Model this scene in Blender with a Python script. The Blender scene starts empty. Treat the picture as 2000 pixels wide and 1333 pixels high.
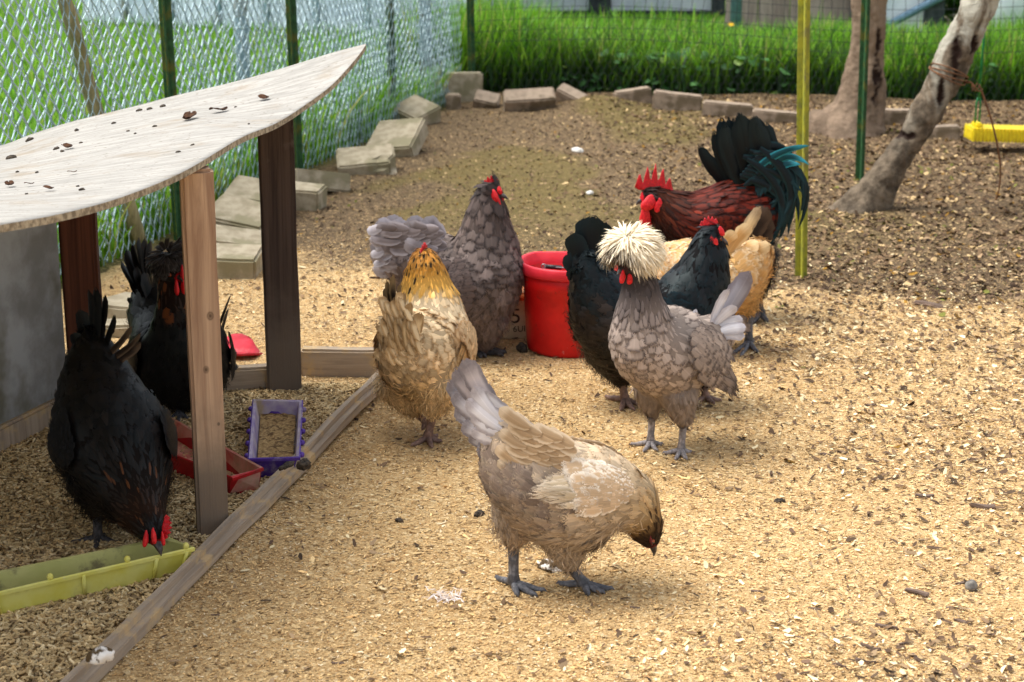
import bpy, bmesh, math, random
import numpy as np
from mathutils import Vector, Matrix, noise as mnoise
from mathutils.bvhtree import BVHTree

random.seed(5)
rng = np.random.default_rng(11)
scn = bpy.context.scene
COL = scn.collection

# ------------------------------------------------------------------ camera, world, sun, exposure
CAM_H, PITCH, FPX = 1.2, math.radians(15.1), 3400.0
cam_d = bpy.data.cameras.new('camera')
cam = bpy.data.objects.new('camera', cam_d); COL.objects.link(cam)
cam.location = (0, 0, CAM_H)
cam.rotation_euler = (math.pi / 2 - PITCH, 0, 0)
cam_d.sensor_width = 36; cam_d.lens = FPX / 2000 * 36
cam_d.clip_end = 500; cam_d.clip_start = 0.05
cam_d.dof.use_dof = True; cam_d.dof.focus_distance = 3.35; cam_d.dof.aperture_fstop = 8.0
scn.camera = cam

SUN_EL, SUN_AZ = math.radians(63), math.radians(-78)      # azimuth measured from +Y towards +X
w = bpy.data.worlds.new('World'); scn.world = w; w.use_nodes = True
nt = w.node_tree
sky = nt.nodes.new('ShaderNodeTexSky'); sky.sky_type = 'NISHITA'; sky.sun_disc = False
sky.sun_elevation = SUN_EL; sky.sun_rotation = SUN_AZ
sky.air_density = 1.0; sky.dust_density = 3.5; sky.ozone_density = 0.6
bg = nt.nodes['Background']; bg.inputs['Strength'].default_value = 0.15
hs = nt.nodes.new('ShaderNodeHueSaturation'); hs.inputs['Saturation'].default_value = .35      # thin bright cloud
nt.links.new(sky.outputs[0], hs.inputs['Color']); nt.links.new(hs.outputs[0], bg.inputs[0])
sd = bpy.data.lights.new('sun', 'SUN'); sd.energy = 1.5; sd.angle = math.radians(42); sd.color = (1.0, 0.97, 0.91)
sun = bpy.data.objects.new('sun', sd); COL.objects.link(sun)
dv = Vector((math.sin(SUN_AZ) * math.cos(SUN_EL), math.cos(SUN_AZ) * math.cos(SUN_EL), math.sin(SUN_EL)))
sun.rotation_euler = dv.to_track_quat('Z', 'Y').to_euler(); sun.location = (0, 0, 8)
scn.view_settings.view_transform = 'Standard'; scn.view_settings.look = 'None'
scn.view_settings.exposure = 1.0; scn.view_settings.gamma = 1.0

# ------------------------------------------------------------------ survey helpers (photo point -> place in the yard)
FW = Vector((0, math.cos(PITCH), -math.sin(PITCH))); UP = Vector((0, math.sin(PITCH), math.cos(PITCH)))
def ray(px, py):
    return FW * FPX + Vector((px - 1000, 0, 0)) + UP * (666.5 - py)
def G(px, py, z=0.0):
    d = ray(px, py); k = (z - CAM_H) / d.z
    return Vector((0, 0, CAM_H)) + d * k
def P(px, py, Y):
    d = ray(px, py); return Vector((0, 0, CAM_H)) + d * (Y / d.y)
def S(px, Y, z=0.15):
    return px * (Y * math.cos(PITCH) + (CAM_H - z) * math.sin(PITCH)) / FPX

def lin(r, g, b):
    f = lambda c: (c / 255 / 12.92) if c / 255 < .04045 else ((c / 255 + .055) / 1.055) ** 2.4
    return np.array([f(r), f(g), f(b)])

# ------------------------------------------------------------------ object helpers
def tag(o, label=None, cat=None, group=None, kind=None):
    if label: o['label'] = label
    if cat: o['category'] = cat
    if group: o['group'] = group
    if kind: o['kind'] = kind
    return o
def thing(name, loc, label, cat, group=None):
    o = bpy.data.objects.new(name, None); COL.objects.link(o); o.location = loc
    o.empty_display_size = .05
    return tag(o, label, cat, group)
def link(name, me, mat, parent=None, M=None, world=True):
    """world=True: the mesh is in world coordinates; it is shifted into its parent's frame. M: local mesh placed by a world matrix."""
    o = bpy.data.objects.new(name, me); COL.objects.link(o)
    if mat: me.materials.append(mat)
    off = Vector((0, 0, 0))
    if parent is not None:
        o.parent = parent
        p = parent
        while p is not None: off += p.location; p = p.parent
    if M is not None: o.matrix_basis = Matrix.Translation(-off) @ M
    elif parent is not None and world:
        me.transform(Matrix.Translation(-off))
    elif world:                                     # top-level single mesh: origin at its lowest middle
        n = len(me.vertices); co = np.empty(n * 3); me.vertices.foreach_get('co', co); co = co.reshape(-1, 3)
        c = Vector(((co[:, 0].min() + co[:, 0].max()) / 2, (co[:, 1].min() + co[:, 1].max()) / 2, co[:, 2].min()))
        me.transform(Matrix.Translation(-c)); o.location = c
    return o
def npmesh(name, V, F, attrs=None, smooth=True):
    V = np.asarray(V, dtype=np.float64).reshape(-1, 3); F = np.asarray(F, dtype=np.int32)
    me = bpy.data.meshes.new(name)
    me.vertices.add(len(V)); me.vertices.foreach_set('co', V.ravel())
    k = F.shape[1]
    me.loops.add(F.size); me.loops.foreach_set('vertex_index', F.ravel())
    me.polygons.add(len(F)); me.polygons.foreach_set('loop_start', np.arange(len(F), dtype=np.int32) * k)
    me.polygons.foreach_set('use_smooth', np.full(len(F), smooth))
    me.update(calc_edges=True)
    for an, arr in (attrs or {}).items():
        arr = np.asarray(arr, dtype=np.float64)
        if arr.ndim == 1:
            me.attributes.new(an, 'FLOAT', 'POINT').data.foreach_set('value', arr)
        else:
            if arr.shape[1] == 3: arr = np.concatenate([arr, np.ones((len(arr), 1))], 1)
            me.attributes.new(an, 'FLOAT_COLOR', 'POINT').data.foreach_set('color', arr.ravel())
    return me
def bm_mesh(name, bm, smooth=False):
    me = bpy.data.meshes.new(name); bm.normal_update(); bm.to_mesh(me); bm.free()
    for p in me.polygons: p.use_smooth = smooth
    return me
def box_bm(sx, sy, sz, bev=0.003, cuts=0, jit=0.0, seg=2):
    """box centred in x,y and standing on z=0; optionally subdivided along z and roughened"""
    bm = bmesh.new(); bmesh.ops.create_cube(bm, size=1)
    bmesh.ops.scale(bm, vec=(sx, sy, sz), verts=bm.verts); bmesh.ops.translate(bm, vec=(0, 0, sz / 2), verts=bm.verts)
    if bev: bmesh.ops.bevel(bm, geom=bm.edges[:], offset=bev, segments=seg, affect='EDGES')
    if cuts:
        for k in range(1, cuts):
            bmesh.ops.bisect_plane(bm, geom=bm.verts[:] + bm.edges[:] + bm.faces[:], plane_co=(0, 0, sz * k / cuts), plane_no=(0, 0, 1))
    if jit:
        for v in bm.verts:
            n = mnoise.noise_vector(v.co * 9 + Vector((sx * 99, 3, sy * 77)))
            v.co += n * jit
    return bm
def frame(z, x_hint=(1, 0, 0)):
    z = Vector(z).normalized(); x = Vector(x_hint); x = (x - z * x.dot(z)).normalized(); y = z.cross(x)
    return Matrix((x, y, z)).transposed().to_4x4()
def tube_arrays(pts, radii, sides=8, cap=True, squash=None):
    pts = np.array([tuple(p) for p in pts], float); n = len(pts)
    radii = np.broadcast_to(np.asarray(radii, float), (n,))
    T = np.gradient(pts, axis=0); T /= np.linalg.norm(T, axis=1)[:, None] + 1e-12
    ref = np.array([0, 0, 1.0]) if abs(T[0, 2]) < .9 else np.array([0, 1.0, 0])
    V = []; prev = np.cross(T[0], ref); prev /= np.linalg.norm(prev)
    ang = np.arange(sides) * 2 * math.pi / sides
    for i in range(n):
        a = prev - T[i] * prev.dot(T[i]); a /= np.linalg.norm(a) + 1e-12; b = np.cross(T[i], a); prev = a
        V.append(pts[i] + radii[i] * (np.cos(ang)[:, None] * a + np.sin(ang)[:, None] * b))
    V = np.concatenate(V); F = []
    for i in range(n - 1):
        for j in range(sides):
            F.append((i * sides + j, i * sides + (j + 1) % sides, (i + 1) * sides + (j + 1) % sides, (i + 1) * sides + j))
    if cap:
        for e, i in ((0, 0), (1, n - 1)):
            V = np.vstack([V, pts[i]]); c = len(V) - 1
            for j in range(0, sides, 2):
                q = (i * sides + j, i * sides + (j + 1) % sides, i * sides + (j + 2) % sides, c)
                F.append(q if e else q[::-1])
    return V, np.array(F)
def join_arrays(lst):
    V = []; F = []; k = 0
    for v, f in lst: V.append(v); F.append(np.asarray(f) + k); k += len(v)
    return np.concatenate(V), np.concatenate(F)
def seg_arrays(A, B, r, sides=4):
    """many straight wire pieces at once"""
    A = np.asarray(A, float); B = np.asarray(B, float); d = B - A; L = np.linalg.norm(d, axis=1)[:, None]; d = d / (L + 1e-12)
    A = A - d * r * .5; B = B + d * r * .5
    ref = np.where(np.abs(d[:, 2:3]) < .8, np.array([[0, 0, 1.0]]), np.array([[1.0, 0, 0]]))
    a = np.cross(d, ref); a /= np.linalg.norm(a, axis=1)[:, None]; b = np.cross(d, a)
    n = len(A); V = np.empty((n, 2, sides, 3))
    for j in range(sides):
        t = 2 * math.pi * j / sides; o = r * (math.cos(t) * a + math.sin(t) * b)
        V[:, 0, j] = A + o; V[:, 1, j] = B + o
    base = (np.arange(n) * 2 * sides)[:, None]
    F = np.concatenate([base + np.array([[j, (j + 1) % sides, sides + (j + 1) % sides, sides + j]]) for j in range(sides)])
    return V.reshape(-1, 3), F
def vnoise(x, y, seed=0):
    x = np.asarray(x, float); y = np.asarray(y, float)
    xi = np.floor(x).astype(np.int64); yi = np.floor(y).astype(np.int64); xf = x - xi; yf = y - yi
    def h(a, b):
        n = (a * 374761393 + b * 668265263 + seed * 974711) & 0x7fffffff
        n = ((n ^ (n >> 13)) * 1274126177) & 0x7fffffff
        return ((n ^ (n >> 16)) & 0xffff) / 65535.0
    u = xf * xf * (3 - 2 * xf); v = yf * yf * (3 - 2 * yf)
    return (h(xi, yi) * (1 - u) + h(xi + 1, yi) * u) * (1 - v) + (h(xi, yi + 1) * (1 - u) + h(xi + 1, yi + 1) * u) * v
def fbm(x, y, seed=0, o=4):
    s = 0; a = .5
    for k in range(o): s = s + a * vnoise(x * 2 ** k, y * 2 ** k, seed + k); a *= .5
    return s / (1 - .5 ** o)
def sstep(a, b, x):
    t = np.clip((x - a) / (b - a), 0, 1); return t * t * (3 - 2 * t)

# ------------------------------------------------------------------ materials
class NB:
    def __init__(s, name):
        s.m = bpy.data.materials.new(name); s.m.use_nodes = True; s.t = s.m.node_tree; s.b = s.t.nodes['Principled BSDF']
    def n(s, typ, **kw):
        nd = s.t.nodes.new(typ)
        for k, v in kw.items():
            if k in ('operation', 'data_type', 'blend_type', 'attribute_name', 'noise_dimensions', 'feature', 'wave_type', 'bands_direction', 'distance'): setattr(nd, k, v)
            else: s.put(nd.inputs[k.replace('_', ' ')], v)
        return nd
    def put(s, inp, v):
        if hasattr(v, 'links') or isinstance(v, bpy.types.NodeSocket): s.t.links.new(v, inp)
        else:
            if hasattr(v, '__len__') and len(v) == 3 and inp.type == 'RGBA': v = (*v, 1)
            inp.default_value = v
    def math(s, op, a, b=0.0, c=0.0):
        nd = s.t.nodes.new('ShaderNodeMath'); nd.operation = op
        s.put(nd.inputs[0], a); s.put(nd.inputs[1], b); s.put(nd.inputs[2], c); return nd.outputs[0]
    def mix(s, f, a, b, blend='MIX'):
        nd = s.t.nodes.new('ShaderNodeMix'); nd.data_type = 'RGBA'; nd.blend_type = blend
        s.put(nd.inputs[0], f); s.put(nd.inputs[6], a); s.put(nd.inputs[7], b); return nd.outputs[2]
    def ramp(s, f, lo, hi):
        nd = s.t.nodes.new('ShaderNodeMapRange'); nd.interpolation_type = 'SMOOTHSTEP'
        s.put(nd.inputs[0], f); nd.inputs[1].default_value = lo; nd.inputs[2].default_value = hi; return nd.outputs[0]
    def coord(s, scale=(1, 1, 1)):
        tc = s.t.nodes.new('ShaderNodeTexCoord'); mp = s.t.nodes.new('ShaderNodeMapping')
        s.t.links.new(tc.outputs['Object'], mp.inputs[0]); mp.inputs['Scale'].default_value = scale; return mp.outputs[0]
    def noise(s, scale, detail=4, vec=None, rough=.6, dist=0.0):
        nd = s.t.nodes.new('ShaderNodeTexNoise'); nd.inputs['Scale'].default_value = scale; nd.inputs['Detail'].default_value = detail
        nd.inputs['Roughness'].default_value = rough; nd.inputs['Distortion'].default_value = dist
        s.put(nd.inputs['Vector'], vec if vec is not None else s.coord()); return nd.outputs[0]
    def attr(s, name):
        nd = s.t.nodes.new('ShaderNodeAttribute'); nd.attribute_name = name; return nd
    def bump(s, h, strength=.4, dist=.005):
        nd = s.t.nodes.new('ShaderNodeBump'); nd.inputs['Strength'].default_value = strength; nd.inputs['Distance'].default_value = dist
        s.put(nd.inputs['Height'], h); s.t.links.new(nd.outputs[0], s.b.inputs['Normal'])
    def out(s, col=None, rough=None, spec=None):
        if col is not None: s.put(s.b.inputs['Base Color'], col)
        if rough is not None: s.put(s.b.inputs['Roughness'], rough)
        if spec is not None: s.put(s.b.inputs['Specular IOR Level'], spec)
        return s.m
def mottled(name, c1, c2, scale=20, rough=.7, bump=.3, bdist=.003, lo=.35, hi=.65, spec=.3, c3=None, scale3=5):
    b = NB(name); n = b.noise(scale, 6)
    col = b.mix(b.ramp(n, lo, hi), c1, c2)
    if c3 is not None: col = b.mix(b.ramp(b.noise(scale3, 5), .5, .62), col, c3)
    if bump: b.bump(n, bump, bdist)
    return b.out(col, rough, spec)
def wood(name, c1, c2, dirt=None, dirt_lo=.5, dirt_hi=.7, axis=2, rough=.8, ring=60, foot=None, knots=()):
    b = NB(name); sc = [ring, ring, ring]; sc[axis] = 2.2
    g = b.noise(1.0, 5, b.coord(tuple(sc)), .65, .8)
    sc2 = [9, 9, 9]; sc2[axis] = 1.2
    g2 = b.noise(1.0, 3, b.coord(tuple(sc2)))
    f = b.math('ADD', b.math('MULTIPLY', g, .7), b.math('MULTIPLY', g2, .3))
    col = b.mix(b.ramp(f, .36, .64), c1, c2)
    if dirt is not None: col = b.mix(b.ramp(b.noise(14, 6), dirt_lo, dirt_hi), col, dirt)
    for (kx, kz, kr) in knots:
        sk = b.t.nodes.new('ShaderNodeSeparateXYZ'); b.t.links.new(b.coord(), sk.inputs[0])
        dd = b.math('SQRT', b.math('ADD', b.math('POWER', b.math('SUBTRACT', sk.outputs[0], kx), 2.0), b.math('POWER', b.math('MULTIPLY', b.math('SUBTRACT', sk.outputs[2], kz), .75), 2.0)))
        rg = b.math('ADD', b.math('MULTIPLY', b.math('SINE', b.math('MULTIPLY', dd, 1400.0)), .2), .75)
        col = b.mix(b.math('MULTIPLY', b.math('SUBTRACT', 1.0, b.ramp(dd, kr * .55, kr * 1.25)), rg), col, tuple(np.array(c1) * .35))
    if foot is not None:                      # foot colour below: splashed mud, and the dark post's paler unshaded part
        sx = b.t.nodes.new('ShaderNodeSeparateXYZ'); b.t.links.new(b.coord(), sx.inputs[0])
        hz = b.math('ADD', sx.outputs[2], b.math('MULTIPLY', b.math('SUBTRACT', b.noise(11, 5), .5), .28)); col = b.mix(b.math('SUBTRACT', 1.0, b.ramp(hz, .10, .34)), col, foot)
    b.bump(g, .5, .003)
    return b.out(col, rough, .25)

def feather_material(name, rough=.55, spec=.3, sheen=0.0, tint=None, trans=.12):
    b = NB(name)
    base = b.attr('fb').outputs['Color']; edge = b.attr('fe').outputs['Color']
    uva = b.attr('fuv'); uv = uva.outputs['Color']; soft = uva.outputs['Alpha']
    sp = b.t.nodes.new('ShaderNodeSeparateColor'); b.t.links.new(uv, sp.inputs[0])
    c = b.math('ABSOLUTE', b.math('SUBTRACT', b.math('MULTIPLY', sp.outputs[0], 2.0), 1.0)); v = sp.outputs[1]
    ef = b.math('MAXIMUM', b.ramp(c, .46, .82), b.ramp(v, .64, .88))
    nz = b.noise(150, 3)
    ef = b.math('MULTIPLY', ef, b.math('ADD', .55, b.math('MULTIPLY', nz, .8)))
    ef = b.math('MINIMUM', ef, 1.0)
    col = b.mix(ef, base, edge)
    barb = b.math('SINE', b.math('ADD', b.math('MULTIPLY', v, 150.0), b.math('MULTIPLY', c, -45.0)))
    bf = b.math('ADD', .95, b.math('MULTIPLY', barb, .035))
    sh = b.t.nodes.new('ShaderNodeHueSaturation'); b.put(sh.inputs['Value'], bf); b.put(sh.inputs['Color'], col)
    shaft = b.math('SUBTRACT', 1.0, b.ramp(c, .03, .1))
    lighter = b.mix(1.0, sh.outputs[0], (1.35, 1.35, 1.35), 'MULTIPLY')
    col = b.mix(b.math('MULTIPLY', shaft, .35), sh.outputs[0], lighter)
    b.bump(b.math('MULTIPLY', barb, .5), .1, .0005)
    b.out(col, rough, spec)
    if sheen:
        b.b.inputs['Sheen Weight'].default_value = sheen; b.b.inputs['Sheen Roughness'].default_value = .4
    if tint is not None: b.b.inputs['Specular Tint'].default_value = (*tint, 1)
    wn = b.t.nodes.new('ShaderNodeTexWhiteNoise'); wn.noise_dimensions = '1D'       # the vane parts into barbs towards its rim
    b.put(wn.inputs['W'], b.math('FLOOR', b.math('ADD', b.math('MULTIPLY', v, 26.0), b.math('ADD', b.math('MULTIPLY', c, -8.0), b.math('MULTIPLY', sp.outputs[2], 500.0)))))
    e2 = b.math('MAXIMUM', c, b.math('MULTIPLY', v, 1.0))
    cut = b.math('LESS_THAN', e2, b.math('ADD', b.math('SUBTRACT', .94, b.math('MULTIPLY', soft, .26)), b.math('MULTIPLY', wn.outputs[0], b.math('ADD', .10, b.math('MULTIPLY', soft, .24)))))
    b.put(b.b.inputs['Alpha'], b.math('MAXIMUM', cut, b.math('LESS_THAN', v, .35)))
    tr = b.t.nodes.new('ShaderNodeBsdfTranslucent'); b.t.links.new(col, tr.inputs[0])
    ms = b.t.nodes.new('ShaderNodeMixShader'); ms.inputs[0].default_value = trans
    o = b.t.nodes['Material Output']
    b.t.links.new(b.b.outputs[0], ms.inputs[1]); b.t.links.new(tr.outputs[0], ms.inputs[2])
    if trans > 0:                                  # the light passing through is parted by the same barbs
        tp = b.t.nodes.new('ShaderNodeBsdfTransparent'); m2 = b.t.nodes.new('ShaderNodeMixShader'); b.put(m2.inputs[0], b.math('MAXIMUM', cut, b.math('LESS_THAN', v, .35)))
        b.b.inputs['Alpha'].default_value = 1.0
        for l_ in list(b.b.inputs['Alpha'].links): b.t.links.remove(l_)
        b.t.links.new(tp.outputs[0], m2.inputs[1]); b.t.links.new(ms.outputs[0], m2.inputs[2]); b.t.links.new(m2.outputs[0], o.inputs[0])
    else: b.t.links.new(b.b.outputs[0], o.inputs[0])
    return b.m
M_FEATHER = feather_material('soft_feather', .6, .15)
M_BLACKF = feather_material('glossy_dark_feather', .45, .2, 0, (.75, .97, 1.0), .0)
def attr_mat(name, at='fb', rough=.8, spec=.2, bs=200, bstr=.3, bd=.001, var=.35):
    b = NB(name); c = b.attr(at).outputs['Color']; n = b.noise(bs, 4)
    sh = b.t.nodes.new('ShaderNodeHueSaturation'); b.put(sh.inputs['Color'], c)
    b.put(sh.inputs['Value'], b.math('ADD', 1 - var / 2, b.math('MULTIPLY', n, var)))
    if bstr: b.bump(n, bstr, bd)
    return b.out(sh.outputs[0], rough, spec)
M_SKIN = attr_mat('under_plumage', 'fb', .85, .15)
M_COMB = mottled('red_comb_flesh', lin(205, 18, 28), lin(165, 10, 22), 260, .45, .5, .0012, spec=.4)
M_COMB2 = mottled('bright_wattle_flesh', lin(190, 16, 28), lin(225, 40, 45), 160, .5, .5, .001, spec=.35)
M_DULLRED = mottled('dull_dark_red_skin', lin(120, 42, 40), lin(75, 25, 25), 250, .55, .5, .001)
M_BEAK = mottled('dark_horn', lin(40, 36, 36), lin(75, 66, 60), 90, .35, .1, .001, spec=.5)
def scale_mat(name, c1, c2):
    b = NB(name); vo = b.n('ShaderNodeTexVoronoi', Scale=190.0); b.put(vo.inputs['Vector'], b.coord((1, 1, .6)))
    n = b.noise(60, 4); col = b.mix(b.ramp(n, .35, .65), c1, c2)
    col = b.mix(b.math('MULTIPLY', b.ramp(vo.outputs['Distance'], .3, .7), .5), col, tuple(np.array(c1) * .5))
    b.bump(vo.outputs['Distance'], .5, .0015); return b.out(col, .55, .35)
M_LEG_SLATE = scale_mat('slate_leg_scales', lin(86, 87, 92), lin(124, 123, 126))
M_LEG_GREY = scale_mat('pale_grey_leg_scales', lin(128, 122, 122), lin(168, 158, 154))
M_LEG_PINK = scale_mat('pinkish_leg_scales', lin(150, 120, 105), lin(105, 82, 74))
M_LEG_DARK = scale_mat('dark_leg_scales', lin(58, 56, 58), lin(88, 84, 84))
M_EYE = NB('eye_amber').out(lin(150, 62, 14), .1, .6); M_PUPIL = NB('eye_pupil').out((.004, .004, .004), .05, .7)

# ------------------------------------------------------------------ feathers
VS_R = np.array([0, .2, .45, .7, .88, 1.0]); PR_R = np.array([.5, .85, 1, .95, .68, .16])
PR_H = np.array([.55, .95, 1, .8, .45, .05])
def feather_batch(Pt, N, D, L, W, base, edge, lift=.12, curl=-.06, prof=PR_R, camb=.25):
    n = len(Pt); D = D - N * np.sum(D * N, 1)[:, None]; D /= np.linalg.norm(D, axis=1)[:, None] + 1e-9
    Sd = np.cross(N, D); cs = np.array([-1., 0, 1.]); R = len(VS_R)
    lift = np.broadcast_to(np.asarray(lift, float), (n,)); curl = np.broadcast_to(np.asarray(curl, float), (n,))
    v = VS_R[None, :, None]; c = cs[None, None, :]; pr = np.asarray(prof)[None, :, None]
    Lb = L[:, None, None]; Wb = W[:, None, None]
    along = Lb * v + 0 * c
    up = Lb * (lift[:, None, None] * v + curl[:, None, None] * v * v) - camb * Wb * np.abs(c) * pr
    side = c * Wb * pr * (1 + .12 * rng.standard_normal((n, R, 3)) * (np.abs(c) > 0))
    V = Pt[:, None, None, :] + D[:, None, None, :] * along[..., None] + N[:, None, None, :] * up[..., None] + Sd[:, None, None, :] * side[..., None]
    base_i = (np.arange(n) * R * 3)[:, None]
    q = np.array([[r * 3 + k, r * 3 + k + 1, (r + 1) * 3 + k + 1, (r + 1) * 3 + k] for r in range(R - 1) for k in range(2)])
    F = (base_i[:, None, :] + q[None]).reshape(-1, 4)
    uv = np.ones((n, R, 3, 4)); uv[..., 0] = (c + 1) / 2; uv[..., 1] = v; uv[..., 2] = rng.random((n, 1, 1))
    fb = np.repeat(base[:, None, :], R * 3, 1); fe = np.repeat(edge[:, None, :], R * 3, 1)
    return V.reshape(-1, 3), F, uv.reshape(-1, 4), fb.reshape(-1, 3), fe.reshape(-1, 3)
def big_feather(root, tip, nrm, W, bend, base, edge, rows=11, cols=5, twist=0.0, shape='round'):
    root = np.array(root); tip = np.array(tip); nrm = np.array(nrm, float); bend = np.array(bend, float)
    v = np.linspace(0, 1, rows)
    ctr = root + (tip - root) * v[:, None] + bend * (4 * v * (1 - v))[:, None] * 1.0
    T = np.gradient(ctr, axis=0); T /= np.linalg.norm(T, axis=1)[:, None]
    prof = {'round': np.interp(v, [0, .15, .4, .7, .88, .96, 1], [.25, .6, .9, 1, .85, .55, .12]),
            'sickle': np.interp(v, [0, .1, .3, .6, .85, 1], [.4, .8, 1, .85, .5, .06]),
            'wide': np.interp(v, [0, .12, .35, .75, .9, .97, 1], [.3, .7, .95, 1, .8, .45, .1])}[shape]
    V = np.empty((rows, cols, 3)); UVs = np.zeros((rows, cols, 4)); rnd = rng.random(); cs = np.linspace(-1, 1, cols)
    for i in range(rows):
        s = np.cross(T[i], nrm); s /= np.linalg.norm(s) + 1e-9; nn = np.cross(s, T[i])
        for j, c in enumerate(cs):
            V[i, j] = ctr[i] + s * c * W * prof[i] * (1 + .05 * rng.standard_normal()) + nn * (-.28 * W * abs(c) ** 1.3 * prof[i]) + nn * twist * c * W
            UVs[i, j] = ((c + 1) / 2, v[i], rnd, 0.0)
    F = np.array([[i * cols + j, i * cols + j + 1, (i + 1) * cols + j + 1, (i + 1) * cols + j] for i in range(rows - 1) for j in range(cols - 1)])
    k = rows * cols
    return V.reshape(-1, 3), F, UVs.reshape(-1, 4), np.tile(base, (k, 1)), np.tile(edge, (k, 1))
def feather_mesh(name, parts):
    V = []; F = []; U = []; B = []; E = []; k = 0
    for v, f, u, b, e in parts:
        V.append(v); F.append(f + k); U.append(u); B.append(b); E.append(e); k += len(v)
    return npmesh(name, np.concatenate(V), np.concatenate(F), {'fuv': np.concatenate(U), 'fb': np.concatenate(B), 'fe': np.concatenate(E)})

def catmull(K, m):
    K = np.asarray(K, float); n = len(K); t = np.linspace(0, n - 1, m); out = np.empty((m, K.shape[1]))
    for a, x in enumerate(t):
        i = min(int(x), n - 2); f = x - i
        p0 = K[max(i - 1, 0)]; p1 = K[i]; p2 = K[i + 1]; p3 = K[min(i + 2, n - 1)]
        out[a] = .5 * (2 * p1 + (p2 - p0) * f + (2 * p0 - 5 * p1 + 4 * p2 - p3) * f * f + (3 * p1 - p0 - 3 * p2 + p3) * f ** 3)
    return out
def loft_arrays(ctr, T, Sv, rw, rh, sides=20):
    m = len(ctr); ang = np.arange(sides) * 2 * math.pi / sides; V = []
    for i in range(m):
        s = Sv - T[i] * Sv.dot(T[i]); s /= np.linalg.norm(s); nn = np.cross(T[i], s)
        V.append(ctr[i] + rw[i] * np.cos(ang)[:, None] * s + rh[i] * np.sin(ang)[:, None] * nn)
    V = np.concatenate(V); F = []
    for i in range(m - 1):
        for j in range(sides):
            F.append((i * sides + j, i * sides + (j + 1) % sides, (i + 1) * sides + (j + 1) % sides, (i + 1) * sides + j))
    V = np.vstack([V, ctr[0] - T[0] * rw[0] * .6, ctr[-1] + T[-1] * rw[-1] * .6]); a, b = len(V) - 2, len(V) - 1
    for j in range(0, sides, 2):
        F.append((a, (j + 2) % sides, (j + 1) % sides, j)); e = (m - 1) * sides
        F.append((b, e + j, e + (j + 1) % sides, e + (j + 2) % sides))
    return V, np.array(F)
def remeshed(V, F, voxel, it=6):
    me = npmesh('tmp', V, F); ob = bpy.data.objects.new('tmp', me); COL.objects.link(ob)
    md = ob.modifiers.new('r', 'REMESH'); md.mode = 'VOXEL'; md.voxel_size = voxel
    sm = ob.modifiers.new('s', 'SMOOTH'); sm.iterations = it; sm.factor = .5
    dg = bpy.context.evaluated_depsgraph_get()
    out = bpy.data.meshes.new_from_object(ob.evaluated_get(dg))
    bpy.data.objects.remove(ob); bpy.data.meshes.remove(me); return out
def lump(bm_or_none, c, r, sc=(1, 1, 1), rot=None, seg=16, ring=10):
    bm = bm_or_none or bmesh.new()
    res = bmesh.ops.create_uvsphere(bm, u_segments=seg, v_segments=ring, radius=1)
    M = Matrix.Translation(c) @ (rot.to_4x4() if rot is not None else Matrix()) @ Matrix.Diagonal((r * sc[0], r * sc[1], r * sc[2], 1))
    bmesh.ops.transform(bm, matrix=M, verts=res['verts']); return bm, res['verts']
def keyed(t, keys):
    ks = sorted(keys, key=lambda k: k[0]); x = [k[0] for k in ks]
    return np.stack([np.interp(t, x, [k[1][c] for k in ks]) for c in range(3)], 1)

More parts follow.
